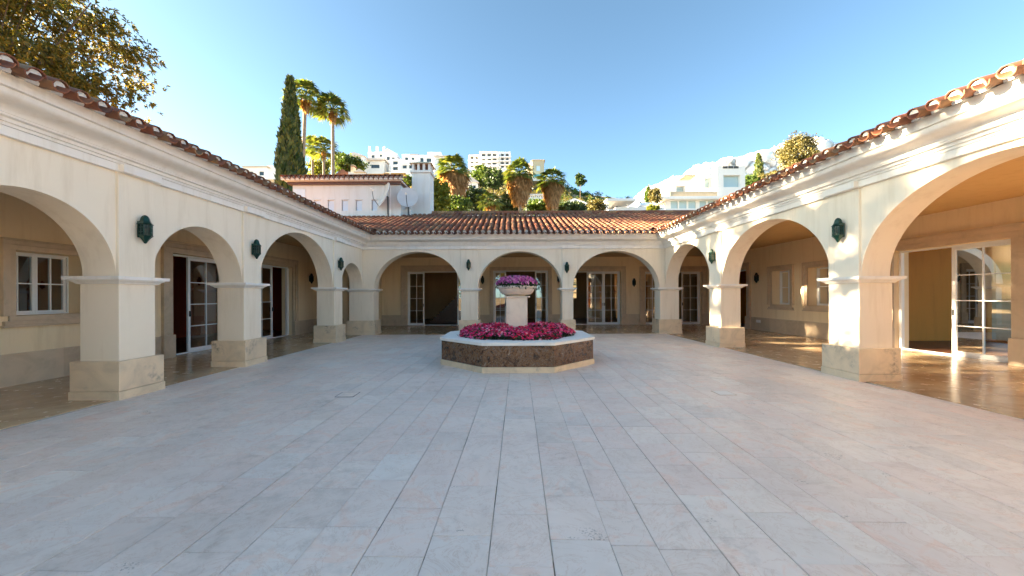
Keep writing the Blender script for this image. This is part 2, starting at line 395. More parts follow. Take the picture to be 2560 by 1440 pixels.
# ------------------------------------------------------------------ arcade wings
PROF = [(-.30, 2.325), (.05, 2.325), (.055, 2.348), (.075, 2.35), (.08, 2.376), (.115, 2.38), (.118, 2.395)]
for k in range(0, 11):
    t = k / 10
    PROF.append((.125 + .19 * (t - math.sin(2 * math.pi * t) / (2 * math.pi) * .75), 2.397 + .098 * (t + math.sin(2 * math.pi * t) / (2 * math.pi) * .6)))
PROF += [(.318, 2.50), (.305, 2.503), (.305, 2.511), (.335, 2.514), (.34, 2.60), (-.30, 2.60)]
def arch_wall(parent, fr, s0, s1, pil, rises):
    """wall above the springing, with its arches; pil: solid spans, gaps between them are the openings"""
    b = MB(fr, S); d0, d1 = .03, TH - .03; top = 2.58
    spans = []
    for i, (p0, p1) in enumerate(pil):
        spans.append(('p', p0, p1))
        nx = pil[i + 1][0] if i + 1 < len(pil) else s1
        if nx - p1 > .05: spans.append(('o', p1, nx))
    pts = []                                             # (s, z of underside)
    for k, (t, a, c) in enumerate(spans):
        if t == 'p': pts += [(a, SPR), (c, SPR)]
        else:
            hw = (c - a) / 2; mid = (a + c) / 2; rise = .98 if hw > .95 else hw * 1.0
            for j in range(0, 49):
                th = math.pi * (1 - j / 48); pts.append((mid + hw * math.cos(th), SPR + rise * math.sin(th)))
    vs, fs = [], []
    for s_, z in pts: vs += [(s_, d0, z), (s_, d0, top), (s_, d1, top), (s_, d1, z)]
    n = len(pts)
    for i in range(n - 1):
        if pts[i + 1][0] - pts[i][0] < 1e-6: continue
        a, c = i * 4, i * 4 + 4
        fs += [(a, c, c + 1, a + 1), (a + 2, c + 2, c + 3, a + 3), (a + 3, c + 3, c, a), (a + 1, c + 1, c + 2, a + 2)]
    fs += [(0, 1, 2, 3), ((n - 1) * 4 + 3, (n - 1) * 4 + 2, (n - 1) * 4 + 1, (n - 1) * 4)]
    b.add(vs, fs)
    return b.build('arch_wall', 'plaster', parent, True, 30)
def pillar(parent, fr, s0, s1, stone='base_stone', inner=False):
    p = MB(fr, S).box(s0, s1, 0, TH, .36, SPR - CAP + .002).build('pillar', 'plaster', parent, bevel=.012)
    e = .048
    MB(fr, S).box(s0 - e, s1 + e, -e, TH + e, .0865, .378).build('base', stone, p, bevel=.006)
    MB(fr, S).box(s0 - e - .007, s1 + e + .007, -e - .007, TH + e + .007, -.02, .084).build('base_course', stone, p, bevel=.005)
    c = MB(fr, S)
    pr = [(.0, SPR - CAP), (.018, SPR - CAP + .002), (.03, SPR - CAP + .018), (.052, SPR - CAP + .03), (.056, SPR - .036), (.082, SPR - .034), (.085, SPR - .002), (.08, SPR)]
    vs = []; fs = []
    for (o, z) in pr: vs += [(s0 - o, -o, z), (s1 + o, -o, z), (s1 + o, TH + o, z), (s0 - o, TH + o, z)]
    for k in range(len(pr) - 1): fs += [(k * 4 + i, k * 4 + (i + 1) % 4, k * 4 + 4 + (i + 1) % 4, k * 4 + 4 + i) for i in range(4)]
    c.add(vs, fs + [(3, 2, 1, 0), tuple(range(len(vs) - 4, len(vs)))]); c.build('capital', 'trim', p)
    if not inner:
        MB(fr, S).box(s0, s1, 0, .06, SPR - .001, 2.252).build('pilaster', 'plaster', p, bevel=.01)
        MB(fr, S).box(s0 - .012, s1 + .012, -.068, .05, 2.247, 2.3255).build('architrave_block', 'trim', p, bevel=.006)
def wall_with_openings(b, s0, s1, z0, z1, d0, d1, ops):
    ss = sorted({s0, s1, *[o[0] for o in ops], *[o[1] for o in ops]}); zs = sorted({z0, z1, *[o[2] for o in ops], *[o[3] for o in ops]})
    for i in range(len(ss) - 1):
        z = None
        for j in range(len(zs) - 1):
            ms, mz = (ss[i] + ss[i + 1]) / 2, (zs[j] + zs[j + 1]) / 2
            hole = any(o[0] < ms < o[1] and o[2] < mz < o[3] for o in ops)
            if hole:
                if z is not None: b.box(ss[i], ss[i + 1], d0, d1, z, zs[j]); z = None
            elif z is None: z = zs[j]
        if z is not None: b.box(ss[i], ss[i + 1], d0, d1, z, z1)
def leaf(parent, fr, s0, s1, z0, z1, d, cols=2, rows=4, swing=0.0, hinge=0, name='leaf', w=.05):
    """glazed leaf; swing (deg) turns it inwards about its hinge side (0: s0, 1: s1)"""
    hs = s0 if hinge == 0 else s1; c, sn = math.cos(R(swing)), math.sin(R(swing)); sg = 1 if hinge == 0 else -1
    def f2(s, dd, z):
        t = (s - hs) * sg; e = dd - d
        return fr(hs + sg * (t * c - e * sn), d + t * sn + e * c, z)
    b = MB(f2, S)
    b.box(s0, s0 + w, d, d + .035, z0, z1).box(s1 - w, s1, d, d + .035, z0, z1)
    b.box(s0 + w, s1 - w, d + .001, d + .034, z0, z0 + w * 1.2).box(s0 + w, s1 - w, d + .001, d + .034, z1 - w, z1)
    o = b.build(name, 'white_frame', parent, bevel=.003)
    a0, a1, b0, b1 = s0 + w, s1 - w, z0 + w * 1.2, z1 - w; mw = .007
    return o, f2, (a0, a1, b0, b1), cols, rows, d
def glaze(par, f2, box4, cols, rows, d):
    a0, a1, b0, b1 = box4; mw = .0075
    for i in range(1, cols):
        s = a0 + (a1 - a0) * i / cols; MB(f2, S).box(s - mw, s + mw, d + .004, d + .031, b0, b1).build('glazing_bar', 'white_frame', par)
    for j in range(1, rows):
        z = b0 + (b1 - b0) * j / rows; MB(f2, S).box(a0, a1, d + .006, d + .029, z - mw, z + mw).build('glazing_bar', 'white_frame', par)
    for i in range(cols):
        for j in range(rows):
            s_a, s_b = a0 + (a1 - a0) * i / cols, a0 + (a1 - a0) * (i + 1) / cols
            z_a, z_b = b0 + (b1 - b0) * j / rows, b0 + (b1 - b0) * (j + 1) / rows
            MB(f2, S).add([(s_a, d + .0175, z_a), (s_b, d + .0175, z_a), (s_b, d + .0175, z_b), (s_a, d + .0175, z_b)], [(0, 1, 2, 3)]).build('pane', 'glass', par)
def surround(parent, fr, s0, s1, z0, z1, d, w=.2, sill=False, plinth=True):
    b = MB(fr, S)
    for k, (wi, wo, pr) in enumerate(((0, w * .45, .022), (w * .45, w * .82, .038), (w * .82, w, .05))):
        zb = (.378 if plinth else z0)
        if sill: zb = z0
        b.box(s0 - wo, s0 - wi, d - pr, d + .01, zb, z1 + wi); b.box(s1 + wi, s1 + wo, d - pr, d + .01, zb, z1 + wi)
        b.box(s0 - wo, s1 + wo, d - pr, d + .01, z1 + wi + .0005, z1 + wo)
        if sill: b.box(s0 - wo, s1 + wo, d - pr, d + .01, z0 - wo, z0 - wi - .0005)
    o = b.build('window_surround' if sill else 'door_surround', 'surround_stone', parent, bevel=.004)
    if plinth and not sill:
        for (a, c) in ((s0 - w - .012, s0 + .004), (s1 - .004, s1 + w + .012)):
            MB(fr, S).box(a, c, d - .064, d + .012, 0, .379).build('plinth_block', 'surround_stone', o, bevel=.006)
    return o
def door(parent, fr, s0, s1, z1, d, leaves, w=.2, plinth=True):
    """leaves: list of (s0, s1, swing, hinge)"""
    surround(parent, fr, s0, s1, 0, z1, d, w, False, plinth)
    dd = d + .12
    b = MB(fr, S); b.box(s0, s0 + .03, dd - .01, dd + .05, 0.012, z1).box(s1 - .03, s1, dd - .01, dd + .05, .012, z1)
    b.box(s0 + .03, s1 - .03, dd - .009, dd + .049, z1 - .03, z1).box(s0 + .03, s1 - .03, dd - .009, dd + .049, .004, .022)
    dr = b.build('door', 'white_frame', parent, bevel=.003)
    for (a, c, sw, hi) in leaves:
        o, f2, bx, cols, rows, q = leaf(dr, fr, a, c, .024, z1 - .032, dd, 2, 4, sw, hi)
        g = o; glaze_into(dr, f2, bx, cols, rows, q)
        hs = c - .025 if hi == 0 else a + .025
        MB(f2, S).box(hs - .008, hs + .008, q - .03, q + .001, .66, .76).build('handle', 'dark_metal', dr)
def glaze_into(dr, f2, bx, cols, rows, q): glaze(dr, f2, bx, cols, rows, q)
def window(parent, fr, s0, s1, z0, z1, d, sash, cols=2, rows=2, w=.13):
    surround(parent, fr, s0, s1, z0, z1, d, w, True, False)
    dd = d + .21; a, c = sash[0]
    b = MB(fr, S); k = .018
    b.box(s0, s0 + k, dd, dd + .04, z0, z1).box(s1 - k, s1, dd, dd + .04, z0, z1).box(s0 + k, s1 - k, dd + .001, dd + .039, z1 - k, z1).box(s0 + k, s1 - k, dd + .001, dd + .039, z0, z0 + k)
    wd = b.build('window', 'white_frame', parent, bevel=.003)
    for (a, c) in sash:
        o, f2, bx, cc, rr, q = leaf(wd, fr, a, c, z0 + k, z1 - k, dd + .002, cols, rows, 0, 0, 'sash', .026)
        glaze(wd, f2, bx, cc, rr, q)

def wing(fr, name, label, pil, s0, s1, openings, d, rooms, deck):
    root = empty(name, tuple(S * c for c in fr((s0 + s1) / 2, TH / 2, 0)))
    inv = root.matrix_world
    return root
def rebase(root):
    """parts were built in world space: keep them there while parented to an Empty that stands at the base"""
    for ch in root.children: ch.matrix_parent_inverse = Matrix.Translation(root.location).inverted()

def skirting(parent, fr, s0, s1, d, ops, z=.37):
    edges = sorted(ops); cur = s0; b = MB(fr, S); k = 0
    for (a, c) in edges + [(s1, s1)]:
        s = cur
        while s < a - .01:
            e = min(s + .62, a); MB(fr, S).box(s + .0008, e - .0008, d - .02, d + .01, 0, z).build('skirting_slab', 'surround_stone', parent, bevel=.003); s = e
        cur = c

# ---- shaded wing (left)
LW = empty('arcade_wing', (S * (-A - TH / 2), S * 5, 0))
tag(LW, 'shaded cream arcade wing with a small window and two glazed doors behind its arches', 'arcade')
arch_wall(LW, FL, -.82, D, L_PIL, None)
for p0, p1 in L_PIL: pillar(LW, FL, p0, p1)
b = MB(FL, S).box(-.82, D - .0, -.012, .2, 2.25, 2.323).build('architrave', 'trim', LW, bevel=.006)
MB(None, S).sweep(PROF, lambda i, o, z: (-A + o - .03, -.9 if i == 0 else D - o + .03, z), 2).build('cornice', 'trim', LW, True, 35)
MB(FL, S).box(-.82, 11.4, TH - .04, DL + .28, CEIL, CEIL + .08).build('ceiling', 'shaded_ceiling', LW)
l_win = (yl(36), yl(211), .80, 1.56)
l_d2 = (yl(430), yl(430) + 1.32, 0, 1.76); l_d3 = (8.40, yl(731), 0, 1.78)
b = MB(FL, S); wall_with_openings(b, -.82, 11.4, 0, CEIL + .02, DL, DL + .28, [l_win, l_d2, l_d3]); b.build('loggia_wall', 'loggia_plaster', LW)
MB(FB, S).box(-A - DL + .001, -A - TH - .2, 1.3, 1.5, 0, CEIL + .02).build('end_wall', 'loggia_plaster', LW)
MB(FB, S).box(-A - DL + .02, -A - TH - .2, 1.275, 1.31, .001, .371).build('skirting_slab', 'surround_stone', LW)
skirting(LW, FL, -.8, 11.2, DL, [(l_d2[0] - .215, l_d2[1] + .215), (l_d3[0] - .215, l_d3[1] + .215)])
window(LW, FL, *l_win, DL, [(l_win[0] + .03, (l_win[0] + l_win[1]) / 2 + .0), ((l_win[0] + l_win[1]) / 2 + .001, l_win[1] - .03)], 2, 2)
door(LW, FL, l_d2[0], l_d2[1], l_d2[3], DL, [(yl(487), l_d2[1] - .03, 0, 1)])
door(LW, FL, l_d3[0], l_d3[1], l_d3[3], DL, [(l_d3[0] + .03, yl(694), 0, 0), (l_d3[1] - .73, l_d3[1] - .03, 152, 1)])
b = MB(FL, S); b.box(-.82, 11.4, DL + 2.6, DL + 2.7, 0, CEIL).box(-.82, 11.4, DL + .281, DL + 2.6, CEIL + .001, CEIL + .08).box(-.9, -.82, TH - .1, DL + 2.7, 0, CEIL + .06).box(11.4, 11.5, DL + .281, DL + 2.7, 0, CEIL).box(5.2, 5.3, DL + .281, DL + 2.6, 0, CEIL)
b.build('room_wall', 'room_red', LW)
MB(FL, S).box(-.82, 11.4, DL + .3, DL + 2.6, -.06, .002).build('room_floor', 'wood', LW)

# ---- sun-dappled wing (right)
RW = empty('arcade_wing', (S * (B + TH / 2), S * 5, 0))
tag(RW, 'sun-dappled arcade wing with two small windows and a wide glazed door behind its arches', 'arcade')
arch_wall(RW, FR_, -1.39, D, R_PIL, None)
for p0, p1 in R_PIL: pillar(RW, FR_, p0, p1)
MB(FR_, S).box(-1.39, D, -.012, .2, 2.25, 2.323).build('architrave', 'trim', RW, bevel=.006)
MB(None, S).sweep(PROF, lambda i, o, z: (B - o + .03, -1.5 if i == 0 else D - o + .03, z), 2).build('cornice', 'trim', RW, True, 35)
MB(FR_, S).box(-1.39, D + DB + .28, TH - .04, DR + .28, CEIL, CEIL + .08).build('ceiling', 'shaded_ceiling', RW)
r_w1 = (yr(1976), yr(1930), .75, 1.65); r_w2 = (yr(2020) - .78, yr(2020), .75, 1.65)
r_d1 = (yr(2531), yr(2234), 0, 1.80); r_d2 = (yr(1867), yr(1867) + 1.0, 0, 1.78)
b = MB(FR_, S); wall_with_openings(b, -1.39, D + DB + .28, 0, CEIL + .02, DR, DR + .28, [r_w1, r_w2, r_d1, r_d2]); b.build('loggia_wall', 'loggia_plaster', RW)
skirting(RW, FR_, -1.35, D + DB, DR, [(r_d1[0] - .215, r_d1[1] + .215), (r_d2[0] - .215, r_d2[1] + .215)])
for w_ in (r_w1, r_w2):
    window(RW, FR_, *w_, DR, [(w_[0] + .03, (w_[0] + w_[1]) / 2), ((w_[0] + w_[1]) / 2 + .001, w_[1] - .03)], 1, 2)
door(RW, FR_, r_d1[0], r_d1[1], r_d1[3], DR, [(r_d1[0] + .03, yr(2361), 0, 0), (r_d1[1] - .79, r_d1[1] - .03, 150, 1)])
door(RW, FR_, r_d2[0], r_d2[1], r_d2[3], DR, [])
b = MB(FR_, S); wall_with_openings(b, -1.39, D + DB + .3, 0, CEIL, DR + 3.0, DR + 3.1, [(1.0, 7.95, .05, 2.3)]); b.box(-1.39, -1.38, DR + 3.0, DR + 3.1, 0, CEIL).box(-1.39, D + DB + .3, DR + .281, DR + 3.0, CEIL + .001, CEIL + .08).box(-1.5, -1.39, TH - .1, DR + 3.1, 0, CEIL + .06).box(8.1, 8.2, DR + .281, DR + 3.0, 0, CEIL).box(D + DB + .3, D + DB + .4, DR + .281, DR + 3.1, 0, CEIL)  # wide opening added in the far wall to bring skylight into the room
b.build('room_wall', 'room_orange', RW)
MB(FR_, S).box(-1.39, D + DB + .3, DR + .3, DR + 3.0, -.06, .002).build('room_floor', 'wood', RW)
o = MB(FR_, S).box(yr(1903), yr(1893), DR - .035, DR - .015, .22, .30).build('power_socket', 'white_frame', RW, bevel=.003)

# ---- rear wing
BW = empty('arcade_wing', (0, S * (D + TH / 2), 0))
tag(BW, 'arcade wing of three wide arches behind the flower planter, under a low tiled roof', 'arcade')
arch_wall(BW, FB, -A - TH, B + TH, B_PIL, None)
for i, (p0, p1) in enumerate(B_PIL): pillar(BW, FB, p0, p1, inner=(i in (0, 3)))
MB(FB, S).box(-A + .014, B - .014, -.012, .2, 2.25, 2.323).build('architrave', 'trim', BW, bevel=.006)
MB(None, S).sweep(PROF, lambda i, o, z: ((-A + o - .03) if i == 0 else (B - o + .03), D - o + .03, z), 2).build('cornice', 'trim', BW, True, 35)
MB(FB, S).box(-A - TH - .2, B + TH - .05, TH - .04, DB + .28, CEIL, CEIL + .08).build('ceiling', 'shaded_ceiling', BW)
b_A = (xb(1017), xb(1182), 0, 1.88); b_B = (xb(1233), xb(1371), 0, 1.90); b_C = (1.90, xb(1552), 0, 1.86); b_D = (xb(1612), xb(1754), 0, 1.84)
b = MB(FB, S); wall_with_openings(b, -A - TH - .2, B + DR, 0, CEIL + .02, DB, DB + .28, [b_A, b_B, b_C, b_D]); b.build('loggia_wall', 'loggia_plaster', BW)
MB(FB, S).box(-A - TH - .32, -A - TH - .2, TH, DB + .28, 0, CEIL + .02).build('side_wall', 'loggia_plaster', BW)
skirting(BW, FB, -A - TH - .2, B + DR, DB, [(b_A[0] - .215, b_A[1] + .215), (b_B[0] - .135, b_B[1] + .135), (b_C[0] - .19, b_C[1] + .19), (b_D[0] - .2, b_D[1] + .2)])
door(BW, FB, *b_A[:2], b_A[3], DB, [(b_A[0] + .03, xb(1059), 0, 0), (xb(1142), b_A[1] - .03, 0, 1)])
door(BW, FB, *b_B[:2], b_B[3], DB, [(b_B[0] + .03, b_B[0] + .45, 0, 0), (b_B[1] - .45, b_B[1] - .03, 0, 1)], .12)
door(BW, FB, *b_C[:2], b_C[3], DB, [(xb(1469), xb(1511), 0, 0), (xb(1511) + .002, b_C[1] - .03, 0, 1)], .17)
door(BW, FB, *b_D[:2], b_D[3], DB, [(b_D[0] + .03, b_D[0] + .6, 0, 0), (xb(1708), b_D[1] - .03, 0, 1)], .18)
b = MB(FB, S); wall_with_openings(b, -A - TH, B + DR, 0, CEIL, DB + 4.0, DB + 4.1, [(-1.62, -.82, .1, 2.1), (2.4, 3.0, .9, 1.8)])  # the taller, unseen opening is added to let skylight into the room
b.box(-A - TH, B + DR, DB + .281, DB + 4.0, CEIL + .001, CEIL + .08).box(-A - TH - .1, -A - TH, DB + .281, DB + 4.1, 0, CEIL).box(B + DR, B + DR + .1, DB + .3, DB + 4.1, 0, CEIL).box(1.55, 1.65, DB + .281, DB + 4, 0, CEIL)
b.build('room_wall', 'room_tan', BW)
MB(FB, S).box(-A - TH, B + DR, DB + .3, DB + 4.0, -.06, .002).build('room_floor', 'wood', BW)
MB(FB, S).box(-1.98, -1.35, DB + 3.96, DB + 4.01, .25, 1.75).build('room_window', 'dark_room', BW)
b = MB(None, S)
for k in range(9):     # curved stair just inside
    th = R(200 + k * 13); cxs, cys = -1.9, D + DB + 1.6
    for rr in (.55, 1.25): pass
    b.box(-3.1 + k * .12, -3.0 + k * .12 + .03, D + DB + 1.5 - .02 * k, D + DB + 2.6, 0, .09 + .11 * k)
b.build('stair', 'wood', BW)
for r_ in (LW, RW, BW): rebase(r_)
# ------------------------------------------------------------------ barrel-tiled roofs
PITCH = R(19.5); CP, SP = math.cos(PITCH), math.sin(PITCH)
MOD = .157 * S; ROWL = .235 * S; TLEN = .29 * S
def barrel(name, r0, r1, up, n=5, th=.014):
    """half-round tile: lower end at y=0, upper end at y=TLEN"""
    b = MB(); vs = []
    for (y, r) in ((0, r0), (TLEN, r1)):
        for rr in (r, r - th):
            for i in range(n + 1):
                a = math.pi * i / n; vs.append((-rr * math.cos(a), y, (rr if up else -rr) * math.sin(a) * .92))
    m = n + 1; o = lambda k, i: k * m + i
    fs = []
    for i in range(n):
        fs += [(o(0, i), o(0, i + 1), o(2, i + 1), o(2, i)), (o(1, i), o(3, i), o(3, i + 1), o(1, i + 1)), (o(0, i), o(1, i), o(1, i + 1), o(0, i + 1)), (o(2, i), o(2, i + 1), o(3, i + 1), o(3, i))]
    fs += [(o(0, 0), o(2, 0), o(3, 0), o(1, 0)), (o(0, n), o(1, n), o(3, n), o(2, n))]
    b.add(vs, fs); me = b.mesh(name, True, 50); me.materials.append(MATS['roof_tile']); return me
COVER = barrel('cover_tile', .061 * S, .051 * S, True); PAN = barrel('pan_tile', .060 * S, .070 * S, False)
def roof(root, P0, es, eo, s_rng, z0, rows, valley, n_parts, keep):
    """valley(d) -> (smin, smax) of the roof at horizontal distance d up the slope"""
    up = Vector((eo[0] * CP, eo[1] * CP, SP)); N = Vector((-eo[0] * SP, -eo[1] * SP, CP)); X = up.cross(N)
    M = Matrix((X, up, N)).transposed()
    items = []
    ncol = int((s_rng[1] - s_rng[0]) / MOD) + 1
    for k in range(ncol):
        for row in range(rows):
            for kind in (0, 1):
                s = s_rng[0] + (k + .5 * kind) * MOD; d = row * ROWL * CP + (.03 * S if kind == 0 else 0)
                a, c = valley(d)
                if not (a - .02 <= s <= c + .02): continue
                jit = random.uniform(-.007, .007)
                p = Vector(P0) + Vector(es) * (s + jit) + up * (row * ROWL + (.05 if kind == 0 else -.10) + random.uniform(-.02, .02)) + N * ((.040 if kind == 0 else .052) * S)
                p += N * (.012 if kind == 0 else 0)
                sk = Matrix.Rotation(random.uniform(-.055, .055), 3, 'Z') @ Matrix.Rotation(random.uniform(-.06, .06), 3, 'Y') @ Matrix.Rotation(-.035, 3, 'X')
                items.append((row, (p - cam.location).length, kind, p, M @ sk))
    items.sort(key=lambda t: (t[0], t[1]) if keep == 'row' else t[1])
    for row, dist, kind, p, Mx in items[:n_parts]:
        o = link('cover_tile' if kind == 0 else 'pan_tile', COVER if kind == 0 else PAN, None, root)
        o.matrix_world = Matrix.Translation(p) @ Mx.to_4x4()
        o.matrix_parent_inverse = Matrix.Translation(root.location).inverted(); o.matrix_basis = Matrix.Translation(p) @ Mx.to_4x4()
    if items[n_parts:]:
        vs, fs = [], []
        bases = [(np.array([v.co[:] for v in me.vertices]), [tuple(q.vertices) for q in me.polygons]) for me in (COVER, PAN)]
        for row, dist, kind, p, Mx in items[n_parts:]:
            bv, bf = bases[kind]; q = bv @ np.array(Mx).T + np.array(p); o = len(vs); vs += q.tolist(); fs += [tuple(i + o for i in f) for f in bf]
        me = bpy.data.meshes.new('upper_tiles'); me.from_pydata(vs, [], fs); me.materials.append(MATS['roof_tile'])
        me.polygons.foreach_set('use_smooth', [True] * len(me.polygons)); me.set_sharp_from_angle(angle=R(50))
        o = tag(link('upper_tiles', me, None, root), kind='stuff'); o.matrix_parent_inverse = Matrix.Translation(root.location).inverted()
    # white mortar plugs under the eave ends of the cover tiles
    vs, fs = [], []
    for row, dist, kind, p, Mx in items:
        if row or kind: continue
        n = 7; o = len(vs); r = .044 * S
        for y in (.028, .14):
            vs.append(tuple(p + Mx @ Vector((-r * .92, y, -.062 * S)))); 
            for i in range(n + 1):
                a = math.pi * i / n; vs.append(tuple(p + Mx @ Vector((-r * math.cos(a), y, r * math.sin(a) * .9))))
            vs.append(tuple(p + Mx @ Vector((r * .92, y, -.062 * S))))
        m = n + 3
        fs += [tuple(o + i for i in range(m)), tuple(o + m + i for i in range(m))[::-1]] + [(o + i, o + (i + 1) % m, o + m + (i + 1) % m, o + m + i) for i in range(m)]
    if vs:
        me = bpy.data.meshes.new('mortar_plugs'); me.from_pydata(vs, [], fs); me.materials.append(MATS['mortar'])
        o = tag(link('mortar_plugs', me, None, root), kind='stuff'); o.matrix_parent_inverse = Matrix.Translation(root.location).inverted()
EO, EZ = .40, 2.585               # eave offset into the court, eave height
xl, xr, yb = (-A + EO) * S, (B - EO) * S, (D - EO) * S
z0 = EZ * S
def deck(root, quad, name='roof_deck'):
    b = MB(); q = [Vector(p) for p in quad]; dn = Vector((0, 0, -.10))
    b.add([tuple(p) for p in q] + [tuple(p + dn) for p in q], [(0, 1, 2, 3), (7, 6, 5, 4)] + [(i, 4 + i, 4 + (i + 1) % 4, (i + 1) % 4) for i in range(4)])
    o = b.build(name, 'far_red_roof', root); o.matrix_parent_inverse = Matrix.Translation(root.location).inverted()
TP = math.tan(PITCH); zi = .35          # the deck starts this far behind the eave tips
def rise(d): return z0 + d * TP - .06
WD = 3.2
deck(LW, [(xl - zi, -.9 * S, rise(zi)), (xl - zi, yb + zi - .05, rise(zi)), (xl - WD, yb + WD, rise(WD)), (xl - WD, -.9 * S, rise(WD))])
deck(RW, [(xr + zi, -1.5 * S, rise(zi)), (xr + zi, yb + zi - .05, rise(zi)), (xr + WD, yb + WD, rise(WD)), (xr + WD, -1.5 * S, rise(WD))])
RD = 3.5 * S
deck(BW, [(xl - zi + .1, yb + zi, rise(zi)), (xr + zi - .1, yb + zi, rise(zi)), (xr + RD, yb + RD, rise(RD)), (xl - RD, yb + RD, rise(RD))])
deck(BW, [(xl - RD, yb + RD + .01, rise(RD)), (xr + RD, yb + RD + .01, rise(RD)), (xr + RD, yb + 2 * RD, rise(0)), (xl - RD, yb + 2 * RD, rise(0))])
roof(LW, (xl, 0, z0), (0, 1, 0), (-1, 0, 0), (-.85 * S, yb + 3.0), z0, 6, lambda d: (-9, yb + d - .06), 145, 'row')
roof(RW, (xr, 0, z0), (0, 1, 0), (1, 0, 0), (-1.45 * S, yb + 3.0), z0, 6, lambda d: (-9, yb + d - .06), 152, 'row')
nrow = int(RD / CP / ROWL)
roof(BW, (0, yb, z0), (1, 0, 0), (0, 1, 0), (xl - RD, xr + RD), z0, nrow, lambda d: (xl - d + .06, xr + d - .06), 300, 'row')
b = MB(); y_, z_ = yb + RD, rise(RD) + .16
x = xl - RD
while x < xr + RD: b.tube([(x, y_, z_), (x + .46, y_, z_ + .012)], [.115, .10], 10); x += .42
o = tag(b.build('ridge_tiles', 'roof_tile', BW, True), kind='stuff'); o.matrix_parent_inverse = Matrix.Translation(BW.location).inverted()

# ------------------------------------------------------------------ wall lanterns
def make_lantern(mat):
    """stands out of a wall lying in its local y=0 plane (y<0 is the room side); origin at mid height"""
    r = empty('wall_lantern'); rot = R(30); c = (0, -.098, 0)
    MB().box(-.045, .045, -.018, 0.004, -.14, .14).build('back_plate', mat, r, bevel=.006)
    MB().tube([(0, -.005, -.09), (0, -.07, -.12), (0, -.098, -.115)], [.012, .011, .012], 8).build('arm', mat, r, True)
    MB().lathe([(.105, .082), (.118, .088), (.108, .10), (.086, .122), (.072, .15), (.063, .185), (.054, .212), (.036, .236), (.016, .248), (.004, .252)], 6, c, rot).build('cap', mat, r)
    MB().lathe([(.01, -.245), (.022, -.235), (.03, -.215), (.052, -.175), (.082, -.135), (.103, -.118), (.108, -.104), (.09, -.10)], 6, c, rot).build('bottom', mat, r)
    b = MB()
    for i in range(6):
        a = math.pi / 3 * i + rot; x, y = .092 * math.cos(a), .092 * math.sin(a)
        b.tube([(c[0] + x, c[1] + y, -.11), (c[0] + x, c[1] + y, .09)], [.0085, .0085], 6)
        a2 = a + math.pi / 3; x2, y2 = .092 * math.cos(a2), .092 * math.sin(a2)
        for z in (-.05, .03): b.tube([(c[0] + x, c[1] + y, z), (c[0] + x2, c[1] + y2, z)], [.005, .005], 5)
        xm, ym = (x + x2) / 2, (y + y2) / 2
        b.tube([(c[0] + xm, c[1] + ym, -.11), (c[0] + xm, c[1] + ym, .09)], [.005, .005], 5)
    b.build('cage', mat, r)
    MB().lathe([(.082, -.102), (.082, .086)], 6, c, rot).build('pane', 'lantern_glass', r)
    MB().lathe([(.016, -.1), (.018, -.03), (.026, .0), (.02, .035), (.006, .05)], 10, c).build('bulb', 'pale_glass', r, True)
    return r
LG, LB = make_lantern('lantern_green'), make_lantern('lantern_black')
used = set()
def lantern(proto, fr, s, d, z, rz, label, group):
    o = proto if proto.name not in used else copy_tree(proto)
    used.add(proto.name); p = fr(s, d, z); o.location = [S * c for c in p]; o.rotation_euler = (0, 0, R(rz)); o.scale = (.9, .9, .9); tag(o, label, 'lantern', group)
G1, G2 = 'green lanterns on the arcade pillars', 'dark lanterns under the arcades'
mid = lambda t: (t[0] + t[1]) / 2
lantern(LG, FL, mid(L_PIL[2]) + .02, 0, 1.715, 90, 'green wall lantern on shaded wing, pillar with the darkest smudges, next to the window arch', G1)
lantern(LG, FL, mid(L_PIL[3]), 0, 1.725, 90, 'green wall lantern on shaded wing, on the pillar between its narrow and wide arches', G1)
lantern(LG, FL, mid(L_PIL[4]), 0, 1.745, 90, 'green wall lantern on shaded wing, on its pillar beside the inner corner', G1)
lantern(LG, FR_, mid(R_PIL[2]), 0, 1.79, -90, 'green wall lantern on sun-dappled wing, on the pillar beside the wide glazed door', G1)
lantern(LG, FR_, mid(R_PIL[3]), 0, 1.775, -90, 'green wall lantern on sun-dappled wing, on its pillar beside the inner corner', G1)
lantern(LG, FB, mid(B_PIL[1]) - .01, 0, 1.83, 0, 'green wall lantern on rear wing, on its broad pillar beside the shaded wing', G1)
lantern(LG, FB, mid(B_PIL[2]) - .03, 0, 1.75, 0, 'green wall lantern on rear wing, on its slim pillar right behind the flower bowl', G1)
lantern(LB, FL, yl(774), DL, 1.53, 90, 'dark wall lantern inside shaded arcade beside an open glazed door', G2)
lantern(LB, FB, xb(1207), DB, 1.57, 0, 'dark wall lantern under rear arcade, between middle door and the door with stairs', G2)
lantern(LB, FB, xb(1397), DB, 1.60, 0, 'dark wall lantern under rear arcade, just beside the flower bowl', G2)
lantern(LB, FB, xb(1584), DB, 1.46, 0, 'dark wall lantern under rear arcade, beside the double glazed door', G2)
lantern(LB, FR_, yr(1896), DR, 1.50, -90, 'dark wall lantern inside sun-dappled arcade beside a small deep window', G2)

